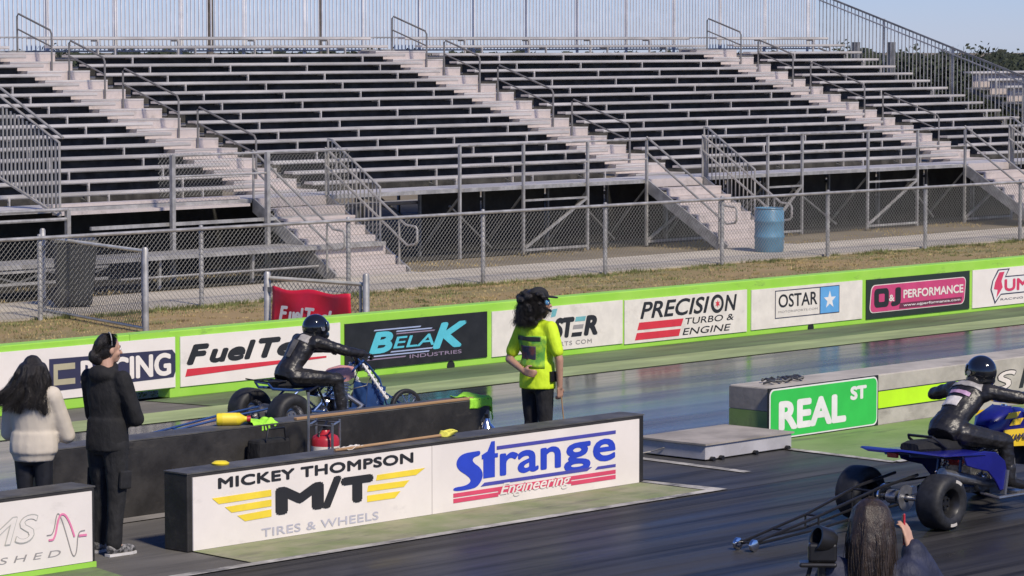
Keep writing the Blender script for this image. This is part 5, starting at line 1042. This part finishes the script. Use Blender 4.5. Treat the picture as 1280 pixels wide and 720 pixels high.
# ------------------------------------------------------------------ small things on and behind the walls
def cloth(name, label, c, w, d, flap, mat='green_cloth', seed=1, rz=0., h=.04, end=0.):
    """a crumpled cloth lying on a wall top, its front edge hanging down by flap, its right edge by end"""
    nx, ny = 34, 26; vs = []; fs = []; L = d+flap; W_ = w+end
    for i in range(nx+1):
        for j in range(ny+1):
            u, v = i/nx, j/ny; edge = .10*mn.noise(V((u*4, v*4, seed)))*min(w, d)
            x = u*W_; y = v*L; z = .006+h*max(0, .35+mn.noise(V((u*3.2, v*2.6, seed+3)))+.2*mn.noise(V((u*9, v*7, seed+5)))); xx, yy = x-w/2, d/2-y
            if y > d: yy = -d/2-.012-.02*abs(mn.noise(V((u*7, v*3, seed+8)))); z = .010-(y-d)*(1+.35*mn.noise(V((u*3, 0, seed))))
            if end and x > w: xx = w/2+.012+.02*abs(mn.noise(V((v*7, u*3, seed+8)))); z = min(z, .01)-(x-w)*(1+.35*mn.noise(V((v*3, 1, seed))))
            vs.append((xx+edge*(.5-v), yy+edge*(u-.5)*.6, z))
    for i in range(nx):
        for j in range(ny): a = i*(ny+1)+j; fs.append((a, a+ny+1, a+ny+2, a+1))
    o = MB().add(vs, fs).out(name, mat, smooth=False); o.location = c; o.rotation_euler = (0, 0, rz); o.data.polygons.foreach_set('use_smooth', [True]*len(o.data.polygons))
    m_ = o.modifiers.new('s', 'SOLIDIFY'); m_.thickness = .004
    return tag(o, label, 'cloth')
cloth('work_cloth', 'bright green cloth heaped on the plain black wall beside the yellow bottle', (19.62, 21.62, .692), .30, .20, .07, seed=2, h=.05)
cloth('work_cloth', 'bright green cloth draped over the end of the plain black wall', (22.44, 21.64, .692), .30, .26, .10, seed=6, h=.035, end=.14)
bt = thing('bottle', 'yellow cleaner bottle lying on the plain black wall', 'bottle', (19.33, 21.66, .748), math.radians(-38))
MB().lathe([(0, -.13), (.05, -.13), (.057, -.115), (.057, .08), (.03, .12), (.024, .13), (.024, .15)], (0, 0, 0), (1, 0, 0), 18).out('body', 'yellow', bt, smooth=True); MB().lathe([(.0, .18), (.028, .18), (.028, .145), (0, .145)], (0, 0, 0), (1, 0, 0), 14).out('cap', 'red_paint', bt, smooth=True); MB().lathe([(.0575, -.08), (.0585, -.08), (.0585, .05), (.0575, .05)], (0, 0, 0), (1, 0, 0), 18).out('label_wrap', 'ink_yel', bt, smooth=True)
tag(MB().box(20.0, 22.35, 21.50, 21.545, .692, .715).out('timber_batten', 'wood', bev=.004), 'long brown timber batten along the top of the plain black wall', 'timber')
rr_ = MB()
for i in range(4): rr_.tube([(20.28+.055*math.cos(a*PI/9)*(1+.12*i)+.015*i, 19.86+.05*math.sin(a*PI/9)*(1+.1*i), .668+.010*i+.006*math.sin(a)) for a in range(18)], .010, 6, True)
tag(rr_.out('rope_coil', 'rope', smooth=True), 'coil of yellow rope on the banner wall at the end of the wooden handle', 'rope')
tag(MB().tube([(18.86, 19.80, .672), (20.22, 19.86, .672)], .013, 8).out('broom_handle', 'wood', smooth=True), 'brown wooden handle lying on the wall beside the rope coil', 'handle')
cloth('rag', 'pale rag on the banner wall near the wooden handle', (19.12, 19.86, .657), .24, .12, .0, 'banner_cream', 11, .1, .03)
tag(MB().lathe([(0, .0), (.07, 0), (.075, .012), (.05, .028), (0, .032)], (17.66, 19.92, .656), n=20).out('yellow_disc', 'yellow', smooth=True), 'flat yellow disc on the left end of the banner wall', 'disc')
def extinguisher(label, loc, mat, h=.42, r=.085, wheels=False):
    e = thing('fire_extinguisher', label, 'extinguisher', loc, .6)
    MB().lathe([(0, .01), (r*.9, .01), (r, .03), (r, h*.74), (r*.85, h*.84), (r*.4, h*.92), (r*.3, h)], n=20).out('tank', mat, e, smooth=True)
    MB().obox((0, 0, h+.02), (.04, .04, .05)).obox((.03, 0, h+.05), (.12, .022, .012), (0, -.3, 0)).obox((.03, 0, h+.03), (.11, .022, .010)).out('valve', 'black_metal', e)
    MB().tube([(0, .02, h+.02), (-.09, .04, h-.02), (-.11, .03, h*.6), (-.10, .02, h*.3)], .011, 7).out('hose', 'black_metal', e, smooth=True)
    MB().lathe([(r+.001, h*.30), (r+.002, h*.30), (r+.002, h*.58), (r+.001, h*.58)], n=20).out('label_wrap', 'yellow' if mat == 'chrome' else 'banner_cream', e, smooth=True); return e
e1 = extinguisher('red fire extinguisher on a black rack behind the banner wall', (19.98, 21.10, .30), 'red_paint', .34, .13)
rk = thing('extinguisher_rack', 'black tube rack holding the red extinguisher', 'rack', (19.98, 21.1, 0), .6)
for x, y in ((-.16, -.10), (.16, -.10), (-.16, .12), (.16, .12)): MB().tube([(x, y, .01), (x, y, 1.0 if y > 0 and x < 0 else .72)], .013, 7).out('leg', 'steel', rk, smooth=True)
MB().box(-.18, .18, -.13, .14, .275, .298).out('tray', 'black_metal', rk); MB().tube([(-.16, -.10, .70), (.16, -.10, .70), (.16, .12, .70), (-.16, .12, .70)], .011, 7, True).out('hoop', 'steel', rk, smooth=True); MB().tube([(-.16, .12, 1.0), (-.05, .06, 1.04), (.03, .0, .86)], .012, 7).out('handle', 'black_metal', rk, smooth=True)
extinguisher('polished silver fire extinguisher at the right end of the plain black wall', (22.24, 21.22, .0), 'chrome', .54, .095)
bp = thing('equipment_bag', 'black upright equipment bag left of the red extinguisher', 'bag', (19.52, 21.36, 0)); taper_box(MB(), .0, .22, .11, .58, .19, .09).out('bag_body', 'hoodie', bp, bev=.03); MB().tube([(-.12, -.10, .58), (-.10, -.10, .68), (.10, -.10, .68), (.12, -.10, .58)], .010, 6).out('handle', 'black_metal', bp, smooth=True)
bo = thing('water_bottle', 'pale plastic bottle standing behind the legs of the woman in black', 'bottle', (17.05, 20.95, 0)); MB().lathe([(0, 0), (.05, 0), (.055, .02), (.055, .30), (.03, .36), (.022, .40)], n=16).out('body', 'plat_side', bo, smooth=True); MB().lathe([(0, .43), (.026, .43), (.026, .395), (0, .395)], n=12).out('cap', 'white', bo, smooth=True)

# far wood along the horizon
rnd = random.Random(77); vs = []; fs = []
for i in range(30000):
    u = rnd.uniform(-60, 1420); d_ = rnd.uniform(150, 175); x, y = at(u, d_); hmax = 3.35+.55*mn.noise(V((u*.021, 3, 0)))+.3*mn.noise(V((u*.07, 7, 0))); z = hmax*(1-rnd.random()**1.6)
    s_ = rnd.uniform(.12, .30); a = V((rnd.gauss(0, 1), rnd.gauss(0, 1), rnd.gauss(0, 1))).normalized()*s_; b_ = a.orthogonal().normalized()*s_*.7; p = V((x, y, z)); o = len(vs)
    vs += [tuple(p-a), tuple(p+b_), tuple(p+a), tuple(p-b_)]; fs.append((o, o+1, o+2, o+3))
me = bpy.data.meshes.new('far_wood'); me.from_pydata(vs, [], fs); me.materials.append(M['leaf']); o = bpy.data.objects.new('far_wood', me); C.objects.link(o); o['kind'] = 'stuff'; tag(o, 'dark line of distant woods along the horizon', 'woods')
